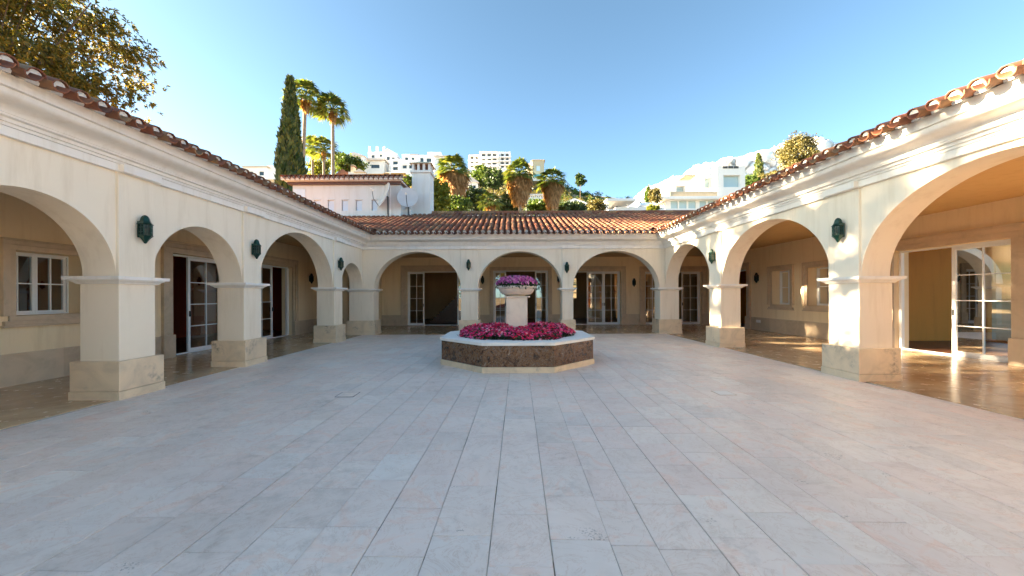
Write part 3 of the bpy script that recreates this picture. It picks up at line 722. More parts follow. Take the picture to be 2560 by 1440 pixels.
# ------------------------------------------------------------------ planter
PX, PY = .10 * S, 6.02 * S; AP = 1.13 * S                       # centre, apothem
def octo(ap, z, n=8): return [(PX + ap / math.cos(R(22.5)) * math.cos(R(22.5 + 45 * i)), PY + ap / math.cos(R(22.5)) * math.sin(R(22.5 + 45 * i)), z) for i in range(n)]
def octring(prof, name, mat, parent, bevel=0):
    b = MB(); m = len(prof); vs = []
    for (ap, z) in prof: vs += octo(ap, z)
    fs = [(k * 8 + i, k * 8 + (i + 1) % 8, ((k + 1) % m) * 8 + (i + 1) % 8, ((k + 1) % m) * 8 + i) for k in range(m) for i in range(8)]
    b.add(vs, fs); return b.build(name, mat, parent, bevel=bevel)
PL = empty('planter', (PX, PY, 0)); tag(PL, 'octagonal brown marble planter with white rim and a pedestal in its middle', 'planter')
octring([(AP - .30, -.01), (AP + .012, -.01), (AP + .012, .112), (AP - .30, .112)], 'base_course', 'base_stone', PL, .004)
zr = .40 * S
for i in range(8):
    a0, a1 = octo(AP - .012, .114)[i], octo(AP - .012, .114)[(i + 1) % 8]
    c0, c1 = octo(AP - .06, .114)[i], octo(AP - .06, .114)[(i + 1) % 8]
    k = .0016
    def lp(p, q, t): return tuple(p[j] + (q[j] - p[j]) * t for j in range(3))
    vs = [lp(a0, a1, k), lp(a0, a1, 1 - k), lp(c0, c1, 1 - k), lp(c0, c1, k)]
    MB().add(vs + [(x, y, zr - .066) for x, y, z in vs], [(0, 1, 2, 3), (7, 6, 5, 4)] + [(j, 4 + j, 4 + (j + 1) % 4, (j + 1) % 4) for j in range(4)]).build('marble_panel', 'brown_marble', PL)
octring([(AP - .42, .09), (AP - .0615, .09), (AP - .0615, zr - .066), (AP - .42, zr - .066)], 'core', 'mortar', PL)
octring([(AP - .44, zr - .064), (AP + .02, zr - .064), (AP + .024, zr - .012), (AP + .014, zr), (AP - .44, zr)], 'rim', 'trim', PL, .004)
b = MB(); b.add(octo(AP - .4, zr - .05), [tuple(range(8))]); b.build('soil', 'earth', PL)
pw = .165 * S
MB().box(PX - pw, PX + pw, PY - pw, PY + pw, zr - .1, .985 * S).build('pedestal', 'pedestal_stone', PL, bevel=.006)
MB().box(PX - pw - .06, PX + pw + .06, PY - pw - .06, PY + pw + .06, .984 * S, 1.003 * S).build('pedestal_slab', 'pedestal_stone', PL, bevel=.004)
MB().lathe([(.05, 1.0 * S), (.21, 1.0 * S), (.20, 1.018 * S), (.27, 1.020 * S), (.33, 1.032 * S), (.385, 1.062 * S), (.42, 1.10 * S), (.436, 1.124 * S), (.462, 1.128 * S), (.48, 1.136 * S), (.48, 1.162 * S), (.458, 1.167 * S), (.42, 1.155 * S), (.40, 1.14 * S), (.05, 1.12 * S)], 44, (PX, PY, 0)).build('bowl', 'pedestal_stone', PL, True, 35)
for ch in PL.children: ch.matrix_parent_inverse = Matrix.Translation(PL.location).inverted()

def rot_to(n, spin):
    """(N,3) unit normals + spin -> two tangent axes"""
    ref = np.where(np.abs(n[:, 2:3]) > .9, np.array([[1., 0, 0]]), np.array([[0, 0, 1.]]))
    t = np.cross(ref, n); t /= np.linalg.norm(t, axis=1, keepdims=True) + 1e-9; u = np.cross(n, t)
    c, s = np.cos(spin)[:, None], np.sin(spin)[:, None]
    return t * c + u * s, u * c - t * s
def blossoms(P, Nrm, size):
    n = len(P); t, u = rot_to(Nrm, RNG.uniform(0, 6.28, n)); sz = size * RNG.uniform(.7, 1.2, n)
    V = np.zeros((n, 10, 3))
    for k in range(10):
        r = 1.0 if k % 2 == 0 else .62; a = math.pi * k / 5
        V[:, k] = P + (t * math.cos(a) + u * math.sin(a)) * (sz * r)[:, None] + Nrm * (sz * (.18 if k % 2 == 0 else 0))[:, None]
    return V
def leafquads(P, Nrm, L, W, spin=None):
    n = len(P); t, u = rot_to(Nrm, RNG.uniform(0, 6.28, n) if spin is None else spin)
    l = (L * RNG.uniform(.7, 1.25, n))[:, None]; w = (W * RNG.uniform(.7, 1.25, n))[:, None]
    return np.stack([P, P + t * l * .5 + u * w * .5 , P + t * l - Nrm * l * .12, P + t * l * .5 - u * w * .5], 1)
def unit(v): return v / (np.linalg.norm(v, axis=1, keepdims=True) + 1e-9)
def flower_mass(name, label, ptsfun, nf, nl, fsize, petal):
    root = empty(name)
    P, N = ptsfun(nf, 0); o = link('blossoms', polymesh('blossoms', blossoms(P, unit(N + RNG.normal(0, .38, N.shape)), fsize), petal), None, root); tag(o, kind='stuff')
    P, N = ptsfun(nl, -.03); o = link('leaves', polymesh('leaves', leafquads(P, unit(N + RNG.normal(0, .6, N.shape)), .07, .045), 'flower_leaf'), None, root); tag(o, kind='stuff')
    tag(root, label, 'flowers'); return root
RB = AP - .30
def bed_h(x, y, r):
    e = np.clip((RB - r) / .28, 0, 1) ** .55
    hump = .15 + .09 * np.exp(-((x + .62) ** 2 + (y + .25) ** 2) / .16) + .11 * np.exp(-((x - .70) ** 2 + (y + .2) ** 2) / .14) + .03 * np.sin(x * 9 + 1) * np.sin(y * 8)
    return zr + .02 + e * hump
def bed(n, dz):
    m = int(n * 1.7); x = RNG.uniform(-RB, RB, m); y = RNG.uniform(-RB, RB, m); r = np.hypot(x, y)
    th = np.arctan2(y, x); lim = RB * (1 + .05 * np.sin(th * 5 + 1) + .03 * np.sin(th * 11))
    k = (r < lim) & ((np.abs(x) > pw) | (np.abs(y) > pw)); x, y, r = x[k][:n], y[k][:n], r[k][:n]
    h = bed_h(x, y, r); e = .01; N = np.stack([-(bed_h(x + e, y, np.hypot(x + e, y)) - h) / e * .8, -(bed_h(x, y + e, np.hypot(x, y + e)) - h) / e * .8, np.ones_like(x)], 1)
    z = h + RNG.normal(0, .014, len(x)) + dz + (RNG.uniform(-.10, .03, len(x)) if dz < 0 else 0)
    return np.stack([PX + x, PY + y, np.maximum(z, zr + .004)], 1), unit(N)
flower_mass('bedding_flowers', 'crimson and magenta flowers filling the octagonal planter bed', bed, 4600, 5200, .031, 'bed_petal')
def bowlf(n, dz):
    a = RNG.uniform(0, 6.28, n); q = np.sqrt(RNG.uniform(0, 1, n)); r = q * .50
    h = 1.15 * S + .24 * np.sqrt(np.clip(1 - (q * .97) ** 3, 0, 1)) + dz + RNG.normal(0, .012, n) + (RNG.uniform(-.1, .02, n) if dz < 0 else 0)
    N = np.stack([np.cos(a) * q * 1.3, np.sin(a) * q * 1.3, 1.05 - q], 1)
    return np.stack([PX + r * np.cos(a), PY + r * np.sin(a), h], 1), unit(N)
flower_mass('bedding_flowers', 'dome of pink flowers in the white bowl on the pedestal', bowlf, 1300, 1300, .031, 'bowl_petal')

# drain covers in the paving
def drain(x, y, w, label, mat):
    r = empty('drain_cover', (x, y, 0), R(1)); b = MB(); t = .008
    b.box(-w, w, -w, -w + t, -.01, .0042).box(-w, w, w - t, w, -.01, .0042).box(-w, -w + t, -w + t, w - t, -.01, .0042).box(w - t, w, -w + t, w - t, -.01, .0042)
    b.build('frame', 'wood' if mat != 'trim' else 'surround_stone', r); MB().box(-w + t + .004, w - t - .004, -w + t + .004, w - t - .004, -.01, .005).build('lid', mat, r)
    tag(r, label, 'drain cover')
yy = FPX / (985 - CY) * S
drain(pxX(868, yy), yy, .14, 'small square drain cover in a dark rusty frame set flush in paving', 'court_tile')
drain(pxX(1808, yy), yy, .13, 'small white square drain cover set flush in paving before sun-dappled wing', 'trim')
# ------------------------------------------------------------------ white villa, chimney and dishes behind the rear roof
def mbx(b, x0, x1, y0, y1, z0, z1): b.box(x0, x1, y0, y1, z0, z1); return b
YV = 12.3 * S
def vx(px): return pxX(px, YV)
def vz(py): return pyZ(py, YV)
V = empty('villa', (vx(870), YV + 2, 2.42 * S)); tag(V, 'white upper-storey villa with small pale shutters and tiled roof, rising behind the rear roof', 'house')
ops = [(vx(a), vx(c), vz(525), vz(498)) for a, c in ((786, 802), (820, 836), (855, 871), (890, 906), (930, 944))]
b = MB(); 
ident = lambda s, d, z: (s, d, z)
wall_with_openings(b, vx(733), vx(1003), 2.44 * S, vz(460), YV, YV + .25, ops)
b.box(vx(733), vx(733) + .25, YV + .25, YV + 5, 2.44 * S, vz(460)).box(vx(1003) - .25, vx(1003), YV + .25, YV + 5, 2.44 * S, vz(460)).box(vx(733), vx(1003), YV + 5, YV + 5.2, 2.44 * S, vz(460))
b.build('wall', 'white_wall', V)
for (a, c, z0_, z1_) in ops:
    w = MB().box(a + .02, c - .02, YV + .08, YV + .12, z0_, z1_).build('shutter', 'shutter', V)
    MB().box(a - .03, c + .03, YV - .035, YV + .08, z1_ - .001, z1_ + .035).build('lintel', 'white_wall', w)
MB().box(vx(736), vx(764), YV - .02, YV + .02, vz(497), vz(471)).build('awning_panel', 'shutter', V)
ez = vz(458)
MB().box(vx(726), vx(1006), YV - .22, YV + 5.4, ez - .06, ez + .05).build('corbel_course', 'wood', V)
MB().box(vx(722), vx(1009), YV - .34, YV + 5.5, ez + .05, ez + .11).build('eave_board', 'white_wall', V)
x0, x1, y0, y1 = vx(717), vx(1012), YV - .5, YV + 5.7; zt = ez + .12; zr2 = vz(425) + .5
b = MB(); b.add([(x0, y0, zt), (x1, y0, zt), (x1, y1, zt), (x0, y1, zt), (x0 + 2.6, (y0 + y1) / 2, zr2), (x1 - 2.6, (y0 + y1) / 2, zr2)], [(0, 1, 5, 4), (2, 3, 4, 5), (1, 2, 5), (3, 0, 4), (3, 2, 1, 0)])
rf = b.build('roof', 'far_red_roof', V)
sl = math.atan2(zr2 - zt, (y1 - y0) / 2); k = 0; vs, fs = [], []
bv = [(np.array([v.co[:] for v in me.vertices]), [tuple(q.vertices) for q in me.polygons]) for me in (COVER, PAN)]
upv = Vector((0, math.cos(sl), math.sin(sl))); nv = Vector((0, -math.sin(sl), math.cos(sl))); Mv = np.array(Matrix((upv.cross(nv), upv, nv)).transposed())
ev, ef = [], []
xx = x0 + .1
while xx < x1:
    for row in range(9):
        yoff = row * ROWL * math.cos(sl)
        if xx < x0 + yoff * .86 or xx > x1 - yoff * .86: continue
        for kd in (0, 1):
            p = Vector((xx + kd * MOD / 2, y0, zt)) + upv * (row * ROWL - .03) + nv * .09
            q = bv[kd][0] @ Mv.T + np.array(p); o = len(vs); vs += q.tolist(); fs += [tuple(i + o for i in f) for f in bv[kd][1]]
    r = .085; o = len(ev)
    ev += [(xx - r, y0 + .02, zt - .05), (xx + r, y0 + .02, zt - .05), (xx + r, y0 + .02, zt + .1), (xx - r, y0 + .02, zt + .1), (xx - r, y0 + .1, zt - .05), (xx + r, y0 + .1, zt - .05), (xx + r, y0 + .1, zt + .1), (xx - r, y0 + .1, zt + .1)]
    ef += [tuple(i + o for i in f) for f in [(0, 1, 2, 3), (7, 6, 5, 4), (0, 4, 5, 1), (1, 5, 6, 2), (2, 6, 7, 3), (3, 7, 4, 0)]]
    xx += MOD
me = bpy.data.meshes.new('roof_tiles'); me.from_pydata(vs, [], fs); me.materials.append(MATS['roof_tile']); tag(link('roof_tiles', me, None, V), kind='stuff')
me = bpy.data.meshes.new('mortar_plugs'); me.from_pydata(ev, [], ef); me.materials.append(MATS['mortar']); tag(link('mortar_plugs', me, None, V), kind='stuff')
for ch in V.children: ch.matrix_parent_inverse = Matrix.Translation(V.location).inverted()

YC = 12.7 * S
cx_ = lambda px: pxX(px, YC); cz = lambda py: pyZ(py, YC)
C = empty('chimney', (cx_(1056), YC + .4, 2.6 * S)); tag(C, 'tall white chimney with open pot sides and tiled cap, beside the satellite dishes', 'chimney')
x0, x1 = cx_(1031), cx_(1077); y0, y1 = YC, YC + .85
MB().box(x0, x1, y0, y1, 2.6 * S, cz(431)).build('shaft', 'white_wall', C, bevel=.01)
MB().box(x0 - .07, x1 + .07, y0 - .07, y1 + .07, cz(431) - .001, cz(425)).build('collar', 'white_wall', C, bevel=.01)
b = MB(); n = 4
for i in range(n):
    xa = x0 + (x1 - x0 - .11) * i / (n - 1); b.box(xa, xa + .11, y0, y0 + .12, cz(425) - .001, cz(408)).box(xa, xa + .11, y1 - .12, y1, cz(425) - .001, cz(408))
b.box(x0, x0 + .11, y0 + .36, y0 + .5, cz(425), cz(408)).box(x1 - .11, x1, y0 + .36, y0 + .5, cz(425), cz(408)); b.build('pot_posts', 'white_wall', C)
MB().box(x0 + .14, x1 - .14, y0 + .16, y1 - .16, cz(425), cz(408)).build('flue', 'far_red_roof', C)
b = MB(); za, zb = cz(408), cz(399)
b.add([(x0 - .1, y0 - .1, za), (x1 + .1, y0 - .1, za), (x1 + .1, y1 + .1, za), (x0 - .1, y1 + .1, za), (x0 + .2, y0 + .25, zb), (x1 - .2, y0 + .25, zb), (x1 - .2, y1 - .25, zb), (x0 + .2, y1 - .25, zb)], [(3, 2, 1, 0), (4, 5, 6, 7), (0, 1, 5, 4), (1, 2, 6, 5), (2, 3, 7, 6), (3, 0, 4, 7)]); b.build('cap', 'far_tan', C)
for ch in C.children: ch.matrix_parent_inverse = Matrix.Translation(C.location).inverted()

def dish(loc, rad, face, label, feed=True, post_to=None):
    """face: unit vector the bowl looks along"""
    r = empty('satellite_dish', loc); f = Vector(face).normalized(); q = f.to_track_quat('Z', 'Y').to_matrix()
    prof = [(rad * k / 9, rad * .20 * (k / 9) ** 2) for k in range(10)]; prof = [(max(a, .004), z) for a, z in prof]
    back = [(a, z - .02) for a, z in prof[::-1]]
    b = MB(lambda x, y, z: tuple(q @ Vector((x, y, z)))); b.lathe(prof + [(rad + .012, prof[-1][1] + .004), (rad + .012, prof[-1][1] - .02)] + back, 36)
    b.build('reflector', 'dish_paint', r, True, 50)
    g = lambda v: tuple(q @ Vector(v))
    if feed:
        MB().tube([g((0, -rad * .96, rad * .2)), g((0, -rad * .6, rad * .75)), g((0, -.08, rad * 1.0))], [.016, .016, .016], 7).build('feed_arm', 'dark_metal', r, True)
        b = MB(lambda x, y, z: tuple(q @ Vector((x, y, z)))); b.lathe([(.05, rad * .92), (.055, rad * .98), (.03, rad * 1.0), (.03, rad * 1.18)], 12); b.build('receiver', 'mortar', r)
    bz = (post_to if post_to is not None else loc[2] - 1.2) - loc[2]
    bk = q @ Vector((0, 0, -.12))
    MB().tube([tuple(q @ Vector((0, 0, -.01))), tuple(bk), (bk.x, bk.y, -.25 * rad), (bk.x, bk.y, bz)], [.05, .05, .045, .045], 8).build('mast', 'dark_metal', r, True)
    tag(r, label, 'satellite dish'); return r
YD = 12.1 * S
roofz = lambda Y: rise(Y - yb)
dish((pxX(965, YD), YD, pyZ(489, YD)), .64, (-.74, -.55, .32), 'large grey satellite dish turned sideways before the villa wall', True, roofz(YD) - .05)
dish((pxX(1021, YD + .2), YD + .2, pyZ(494, YD + .2)), .49, (.10, -1, .18), 'round grey satellite dish seen face on, beside the white chimney', True, roofz(YD + .2) - .05)
o = MB().tube([(pxX(977, YD + .3), YD + .3, roofz(YD)), (pxX(977, YD + .3), YD + .3, pyZ(405, YD))], [.03, .022], 8).build('aerial_pole', 'white_frame'); tag(o, 'thin pale aerial pole standing behind the sideways satellite dish', 'pole')
o = MB().box(pxX(1000, YD + .5), pxX(1026, YD + .5), YD + .6, YD + 1.1, roofz(YD + .5) - .1, pyZ(521, YD + .5)).build('parapet_block', 'white_wall'); tag(o, 'low white masonry block on the rear roof beneath the round dish', 'wall')

# ------------------------------------------------------------------ far buildings
def at(px, py, Y): return (pxX(px, Y), pyZ(py, Y))
class House:
    def __init__(s, name, label, Y, px, cat='house'):
        s.Y = Y; s.r = empty(name, (pxX(px, Y), Y, tz(pxX(px, Y), Y))); tag(s.r, label, cat, 'far buildings on the hill')
    def blk(s, name, px0, px1, py0, py1, dy=0, depth=8, mat='far_white', win=(), winmat='far_glass', wd=.35):
        """block with its front at Y+dy; py1 None = down into the ground; win: pixel rects recessed into the front"""
        Y = s.Y + dy; x0, x1 = pxX(px0, Y), pxX(px1, Y); z1 = pyZ(py0, Y)
        z0 = pyZ(py1, Y) if py1 is not None else min(tz(x, y) for x in (x0, x1) for y in (Y, Y + depth)) - .5
        b = MB()
        ops = [(pxX(a, Y), pxX(c, Y), pyZ(e, Y), pyZ(d, Y)) for a, c, d, e in win]
        ops = [(max(a, x0 + .05), min(c, x1 - .05), max(e, z0 + .05), min(f, z1 - .05)) for a, c, e, f in ops]
        wall_with_openings(b, x0, x1, z0, z1, Y, Y + wd, ops); b.box(x0, x1, Y + wd, Y + depth, z0, z1)
        o = b.build(name, mat, s.r)
        for a, c, e, f in ops:
            MB().box(a, c, Y + wd - .06, Y + wd - .001, e, f).build('window', winmat, s.r)
        return s
    def slab(s, name, px0, px1, py0, py1, dy, depth, mat='far_white'):
        Y = s.Y + dy; MB().box(pxX(px0, Y), pxX(px1, Y), Y, Y + depth, pyZ(py1, Y), pyZ(py0, Y)).build(name, mat, s.r); return s
    def gable(s, name, px0, px1, py0, py1, dy, depth, mat='far_red_roof'):
        Y = s.Y + dy; x0, x1, za, zb = pxX(px0, Y), pxX(px1, Y), pyZ(py1, Y), pyZ(py0, Y); xm = (x0 + x1) / 2
        MB().add([(x0, Y, za), (x1, Y, za), (xm, Y, zb), (x0, Y + depth, za), (x1, Y + depth, za), (xm, Y + depth, zb)], [(0, 1, 2), (5, 4, 3), (0, 2, 5, 3), (1, 4, 5, 2), (0, 3, 4, 1)]).build(name, mat, s.r); return s
    def hip(s, name, px0, px1, py0, py1, dy, depth, mat='far_red_roof', inset=.3):
        Y = s.Y + dy; x0, x1, za, zb = pxX(px0, Y), pxX(px1, Y), pyZ(py1, Y), pyZ(py0, Y); k = (x1 - x0) * inset; j = depth * .4
        MB().add([(x0, Y, za), (x1, Y, za), (x1, Y + depth, za), (x0, Y + depth, za), (x0 + k, Y + j, zb), (x1 - k, Y + j, zb), (x1 - k, Y + depth - j, zb), (x0 + k, Y + depth - j, zb)], [(3, 2, 1, 0), (4, 5, 6, 7), (0, 1, 5, 4), (1, 2, 6, 5), (2, 3, 7, 6), (3, 0, 4, 7)]).build(name, mat, s.r); return s
    def done(s):
        for ch in s.r.children: ch.matrix_parent_inverse = Matrix.Translation(s.r.location).inverted()
h = House('far_house', 'flat white house with two small windows behind the cypress', 110, 650)
h.blk('wall', 608, 668, 414, None, 0, 9, win=[(622, 634, 426, 435), (649, 661, 426, 436)]).blk('wall', 668, 705, 411, None, 1.0, 9).slab('parapet', 606, 670, 412, 414.5, -.3, 9.5, 'far_tan').slab('terrace', 660, 700, 443, 446, -3, 4).done()
h = House('far_house', 'white gabled hillside house by the two tall palms', 125, 885)
h.blk('wall', 860, 912, 388, None, 0, 10, win=[(879, 890, 390, 395), (898, 904, 394, 402), (868, 875, 398, 405)]).gable('roof', 858, 914, 378, 388, -.4, 11, 'far_pink').done()
h = House('far_house', 'white stepped hillside complex with three slender chimneys', 128, 955)
h.blk('wall', 914, 962, 398, None, 0, 9, win=[(929, 950, 410, 419), (920, 926, 403, 408)]).slab('roof_slab', 912, 965, 393.5, 398, -1, 10, 'far_pink').blk('wall', 921, 975, 378, None, 5, 9, win=[(930, 938, 386, 393), (950, 957, 384, 391)]).gable('roof', 950, 990, 369, 381, 4.6, 10, 'far_pink').blk('wall', 960, 992, 381, None, 4, 9, win=[(968, 976, 390, 399), (981, 988, 392, 400)]).blk('wall', 975, 1006, 396, None, -2, 8, win=[(984, 996, 402, 410), (984, 996, 416, 424)])
for p_ in (924, 943, 960): h.blk('chimney', p_ - 2, p_ + 2.5, 364, 380, 6, .8)
h.done()
h = House('far_house', 'white terraced hillside house behind the chimney cap', 130, 1050)
h.blk('wall', 1006, 1046, 384, None, 3, 10, win=[(1014, 1022, 392, 399), (1030, 1038, 392, 399)]).hip('roof', 1026, 1050, 376, 385, 2.6, 9).blk('wall', 1044, 1090, 386, None, 0, 10, win=[(1052, 1060, 394, 404), (1068, 1080, 395, 404), (1052, 1060, 414, 424), (1068, 1080, 414, 424)]).blk('wall', 1070, 1104, 379, None, 5, 9, win=[(1080, 1086, 386, 394), (1092, 1098, 386, 394)]).blk('wall', 1088, 1120, 390, None, -1, 9, win=[(1098, 1110, 398, 408), (1098, 1110, 418, 428)]).slab('roof_slab', 1086, 1122, 387.5, 390, -1.6, 10, 'far_pink').blk('wall', 1000, 1040, 404, None, -6, 8, win=[(1008, 1018, 412, 420), (1024, 1034, 412, 420)]).done()
h = House('apartment_block', 'pale apartment block with tiers of balconies on the hilltop', 150, 1225, 'building')
wins = [(a, a + 9.5, y, y + 7) for y in (383, 393.5, 404, 414.5) for a in (1206, 1219.5, 1233)]
h.blk('wall', 1203, 1247, 378, None, 0, 14, 'far_white', wins, wd=1.2).hip('roof', 1200, 1246, 374.5, 378, -.5, 14, 'far_pink')
h.blk('wall', 1248, 1278, 379, None, 2.5, 12, 'far_white', [(a, a + 7, y, y + 6) for y in (384, 394, 404, 413) for a in (1254, 1266)], wd=1.0)
h.blk('wall', 1172, 1203, 386, None, 2, 12, 'far_pink', [(a, a + 7, y, y + 6) for y in (391, 401, 411) for a in (1178, 1190)], wd=1.0)
for y in (390.3, 400.8, 411.3, 421.8): h.slab('balcony', 1202, 1248, y, y + 3.2, -1.6, 1.6)
for y in (398, 408, 418): h.slab('balcony', 1171, 1204, y, y + 2.6, .6, 1.4)
for y in (390, 400, 410): h.slab('balcony', 1249, 1279, y, y + 2.6, 1.2, 1.3)
h.slab('terrace', 1160, 1290, 424, 430, -4, 6, 'far_white').done()
h = House('far_house', 'small towered house with a blue pool terrace near the hilltop', 140, 1345)
h.blk('wall', 1332, 1362, 399, None, 0, 8, 'far_tan', [(1342, 1352, 414, 428)], 'shutter').hip('roof', 1329, 1365, 394, 400, -.5, 9, 'far_pink').blk('wall', 1318, 1338, 408, None, 2, 8, 'far_pink').slab('pool_edge', 1336, 1364, 436, 444, -4, 3.5, 'water').slab('terrace', 1316, 1368, 444, 452, -4.2, 5).done()
h = House('far_house', 'yellow house with a pointed lookout tower below the white complex', 62, 965)
h.blk('wall', 908, 966, 433, None, 2, 6, 'far_yellow').hip('roof', 905, 970, 427, 434, 1.6, 7, 'far_tan').blk('tower', 962, 1010, 431, None, 0, 5, 'far_yellow', [(981, 988, 434, 443)]).hip('tower_roof', 958, 1014, 417, 431, -.4, 5.8, 'far_tan', .36).slab('balcony', 950, 1000, 446, 449, -1.5, 2, 'far_white').done()
h = House('far_house', 'small dark red tiled hut with a cream chimney beyond the villa roof', 55, 878)
h.blk('wall', 843, 872, 432, None, 1, 5, 'far_red_roof').gable('roof', 840, 875, 420, 433, .6, 6, 'far_red_roof').blk('wall', 872, 912, 428, None, 0, 5, 'far_white').gable('roof', 884, 914, 420, 428, -.3, 6, 'far_pink').blk('chimney', 878, 886, 410, 430, .5, .8, 'far_tan').slab('chimney_cap', 877, 887, 412, 414, .4, 1, 'far_red_roof').done()
h = House('far_house', 'small white house half hidden behind the brown-skirted palms', 70, 1178)
h.blk('wall', 1160, 1196, 455, None, 0, 6, win=[(1168, 1176, 462, 470), (1184, 1190, 462, 470)]).gable('roof', 1157, 1199, 440, 455, -.4, 7, 'far_pink').blk('wall', 1166, 1192, 480, None, -4, 4).done()
h = House('garden_wall', 'white balustraded garden wall between the brown-skirted palms', 64, 1330, 'wall')
h.blk('wall', 1316, 1372, 494, None, 0, .5)
for a in range(1317, 1372, 5): h.slab('baluster', a, a + 2.4, 487, 494, .1, .3)
h.slab('coping', 1315, 1373, 485, 487.4, -.05, .6).done()
h = House('far_house', 'low white gabled outbuilding at the foot of the brown slope', 66, 1436)
h.blk('wall', 1408, 1466, 508, None, 0, 5).gable('roof', 1405, 1470, 496, 508, -.3, 6, 'far_white').done()
h = House('far_house', 'low flat white house with a sheltered carport below the modern villa', 62, 1570)
h.blk('wall', 1540, 1662, 519, None, 0, 6).blk('wall', 1506, 1522, 512, None, -1, 7).slab('roof_slab', 1518, 1590, 497, 503, -2, 8).blk('wall', 1572, 1600, 500, None, 3, 5).slab('carport_back', 1522, 1572, 503, 520, 4, .3, 'far_tan').slab('ledge', 1600, 1640, 508, 514, 1, 4, 'shutter').blk('wall', 1522, 1548, 524, None, -1.5, 1, 'far_white').done()
h = House('modern_villa', 'large modern white villa of stacked terraces on the slope beside the cloud', 75, 1750)
h.blk('wall', 1794, 1864, 417, None, 0, 9, 'far_white', [(1810, 1853, 440, 470)], 'pale_glass', .9)
for a in (1809, 1823, 1836.5): h.slab('vent', a, a + 11.5, 417.5, 423, -.12, .13, 'dark_metal')
h.blk('stair_tower', 1749, 1762, 418, None, 1.5, 3).blk('wall', 1684, 1796, 441, None, 2, 8, 'far_white', [(1692, 1714, 466, 482), (1760, 1792, 446, 472)], 'pale_glass', 1.2)
h.slab('canopy', 1712, 1742, 438.5, 441.5, -.5, 4, 'far_tan').blk('wall', 1668, 1690, 462, None, 1, 6)
h.slab('terrace_parapet', 1676, 1794, 481, 492, -2.2, .5, 'far_tan').slab('roof_slab', 1646, 1802, 492, 499, -2.8, 6)
h.blk('wall', 1664, 1800, 499, None, -1.2, 8, 'far_white', [(1678, 1696, 502, 523), (1699, 1718, 502, 523), (1722, 1741, 502, 523), (1750, 1767, 502, 523), (1771, 1792, 502, 523)], 'pale_glass', .3)
h.blk('garden_wall', 1640, 1780, 525, None, -5, .6).done()

# ------------------------------------------------------------------ vegetation
def crown_quads(c, rad, n_clump, n_leaf, L, W, clump=.3, shell=.45, flat=1.0, seed=None):
    d = unit(RNG.normal(size=(n_clump, 3))); r = (shell + (1 - shell) * RNG.uniform(0, 1, n_clump)) ** .8
    cc = np.array(c) + d * r[:, None] * np.array(rad) * (1 + .12 * np.sin(d[:, 0:1] * 5 + d[:, 1:2] * 7))
    k = np.repeat(np.arange(n_clump), n_leaf); cr = np.array(rad) * clump * RNG.uniform(.6, 1.3, (n_clump, 1))
    off = unit(RNG.normal(size=(len(k), 3))) * (RNG.uniform(.1, 1, (len(k), 1)) ** .6)
    P = cc[k] + off * cr[k]
    return leafquads(P, unit(off * .7 + RNG.normal(0, .8, off.shape) + np.array([0, 0, .5])), L, W)
def limbs(b, base, top, r0, crown_c, rad, n=7, seed=0):
    rr = random.Random(seed)
    base, top = Vector(base), Vector(top)
    mid_ = base.lerp(top, .5) + Vector((rr.uniform(-.2, .2), rr.uniform(-.2, .2), 0))
    b.tube([tuple(base), tuple(mid_), tuple(top)], [r0, r0 * .8, r0 * .6], 8)
    for i in range(n):
        a = 2 * math.pi * i / n + rr.uniform(-.3, .3); e = Vector(crown_c) + Vector((math.cos(a) * rad[0], math.sin(a) * rad[1], rr.uniform(-.35, .6) * rad[2])) * rr.uniform(.55, .85)
        m = top.lerp(e, .5) + Vector((0, 0, rad[2] * .1)); b.tube([tuple(top), tuple(m), tuple(e)], [r0 * .45, r0 * .26, r0 * .08], 6)
def tree(name, label, x, y, cz_, rad, leafm, n_clump, n_leaf, L, W, r0=.2, clump=.3, shell=.45, group=None, cat='tree', z0=None, nl=7):
    zb = tz(x, y) if z0 is None else z0
    r = empty(name, (x, y, zb)); b = MB(); c = (0, 0, cz_ - zb)
    limbs(b, (0, 0, -.2), (0, 0, max(.3, c[2] - rad[2] * .45)), r0, c, rad, nl, int(x * 7 + y)); b.build('trunk', 'bark', r, True)
    link('crown', polymesh('crown', crown_quads(c, rad, n_clump, n_leaf, L, W, clump, shell), leafm), None, r)
    return tag(r, label, cat, group)
def cypress(label, x, y, top, wid, n, L, group=None):
    zb = tz(x, y); H = top - zb; r = empty('cypress_tree', (x, y, zb)); MB().tube([(0, 0, -.2), (0, 0, H * .8)], [wid * .12, .03], 8).build('trunk', 'bark', r, True)
    t = RNG.uniform(.03, 1, n) ** 1.25; a = RNG.uniform(0, 6.28, n)
    prof = wid * np.clip(np.where(t < .2, .75 + t * 1.25, 1.0 - ((t - .2) / .8) ** 1.5), .02, 1)
    lump = 1 + .13 * np.sin(a * 3 + t * 22) + .10 * np.sin(a * 7 - t * 41) + RNG.normal(0, .05, n)
    rr_ = prof * lump * RNG.uniform(.72, 1.02, n)
    P = np.stack([np.cos(a) * rr_, np.sin(a) * rr_, t * H], 1); N = unit(np.stack([np.cos(a), np.sin(a), np.full(n, .1)], 1) + RNG.normal(0, .45, (n, 3)))
    up_ = unit(np.stack([np.cos(a) * .25, np.sin(a) * .25, np.ones(n)], 1) + RNG.normal(0, .22, (n, 3))); sd_ = unit(np.cross(up_, N)); l = (L * RNG.uniform(.6, 1.3, n))[:, None]; w = l * .24
    link('crown', polymesh('crown', np.stack([P, P + up_ * l * .45 + sd_ * w, P + up_ * l, P + up_ * l * .45 - sd_ * w], 1), 'cypress_leaf'), None, r)
    return tag(r, label, 'tree', group)
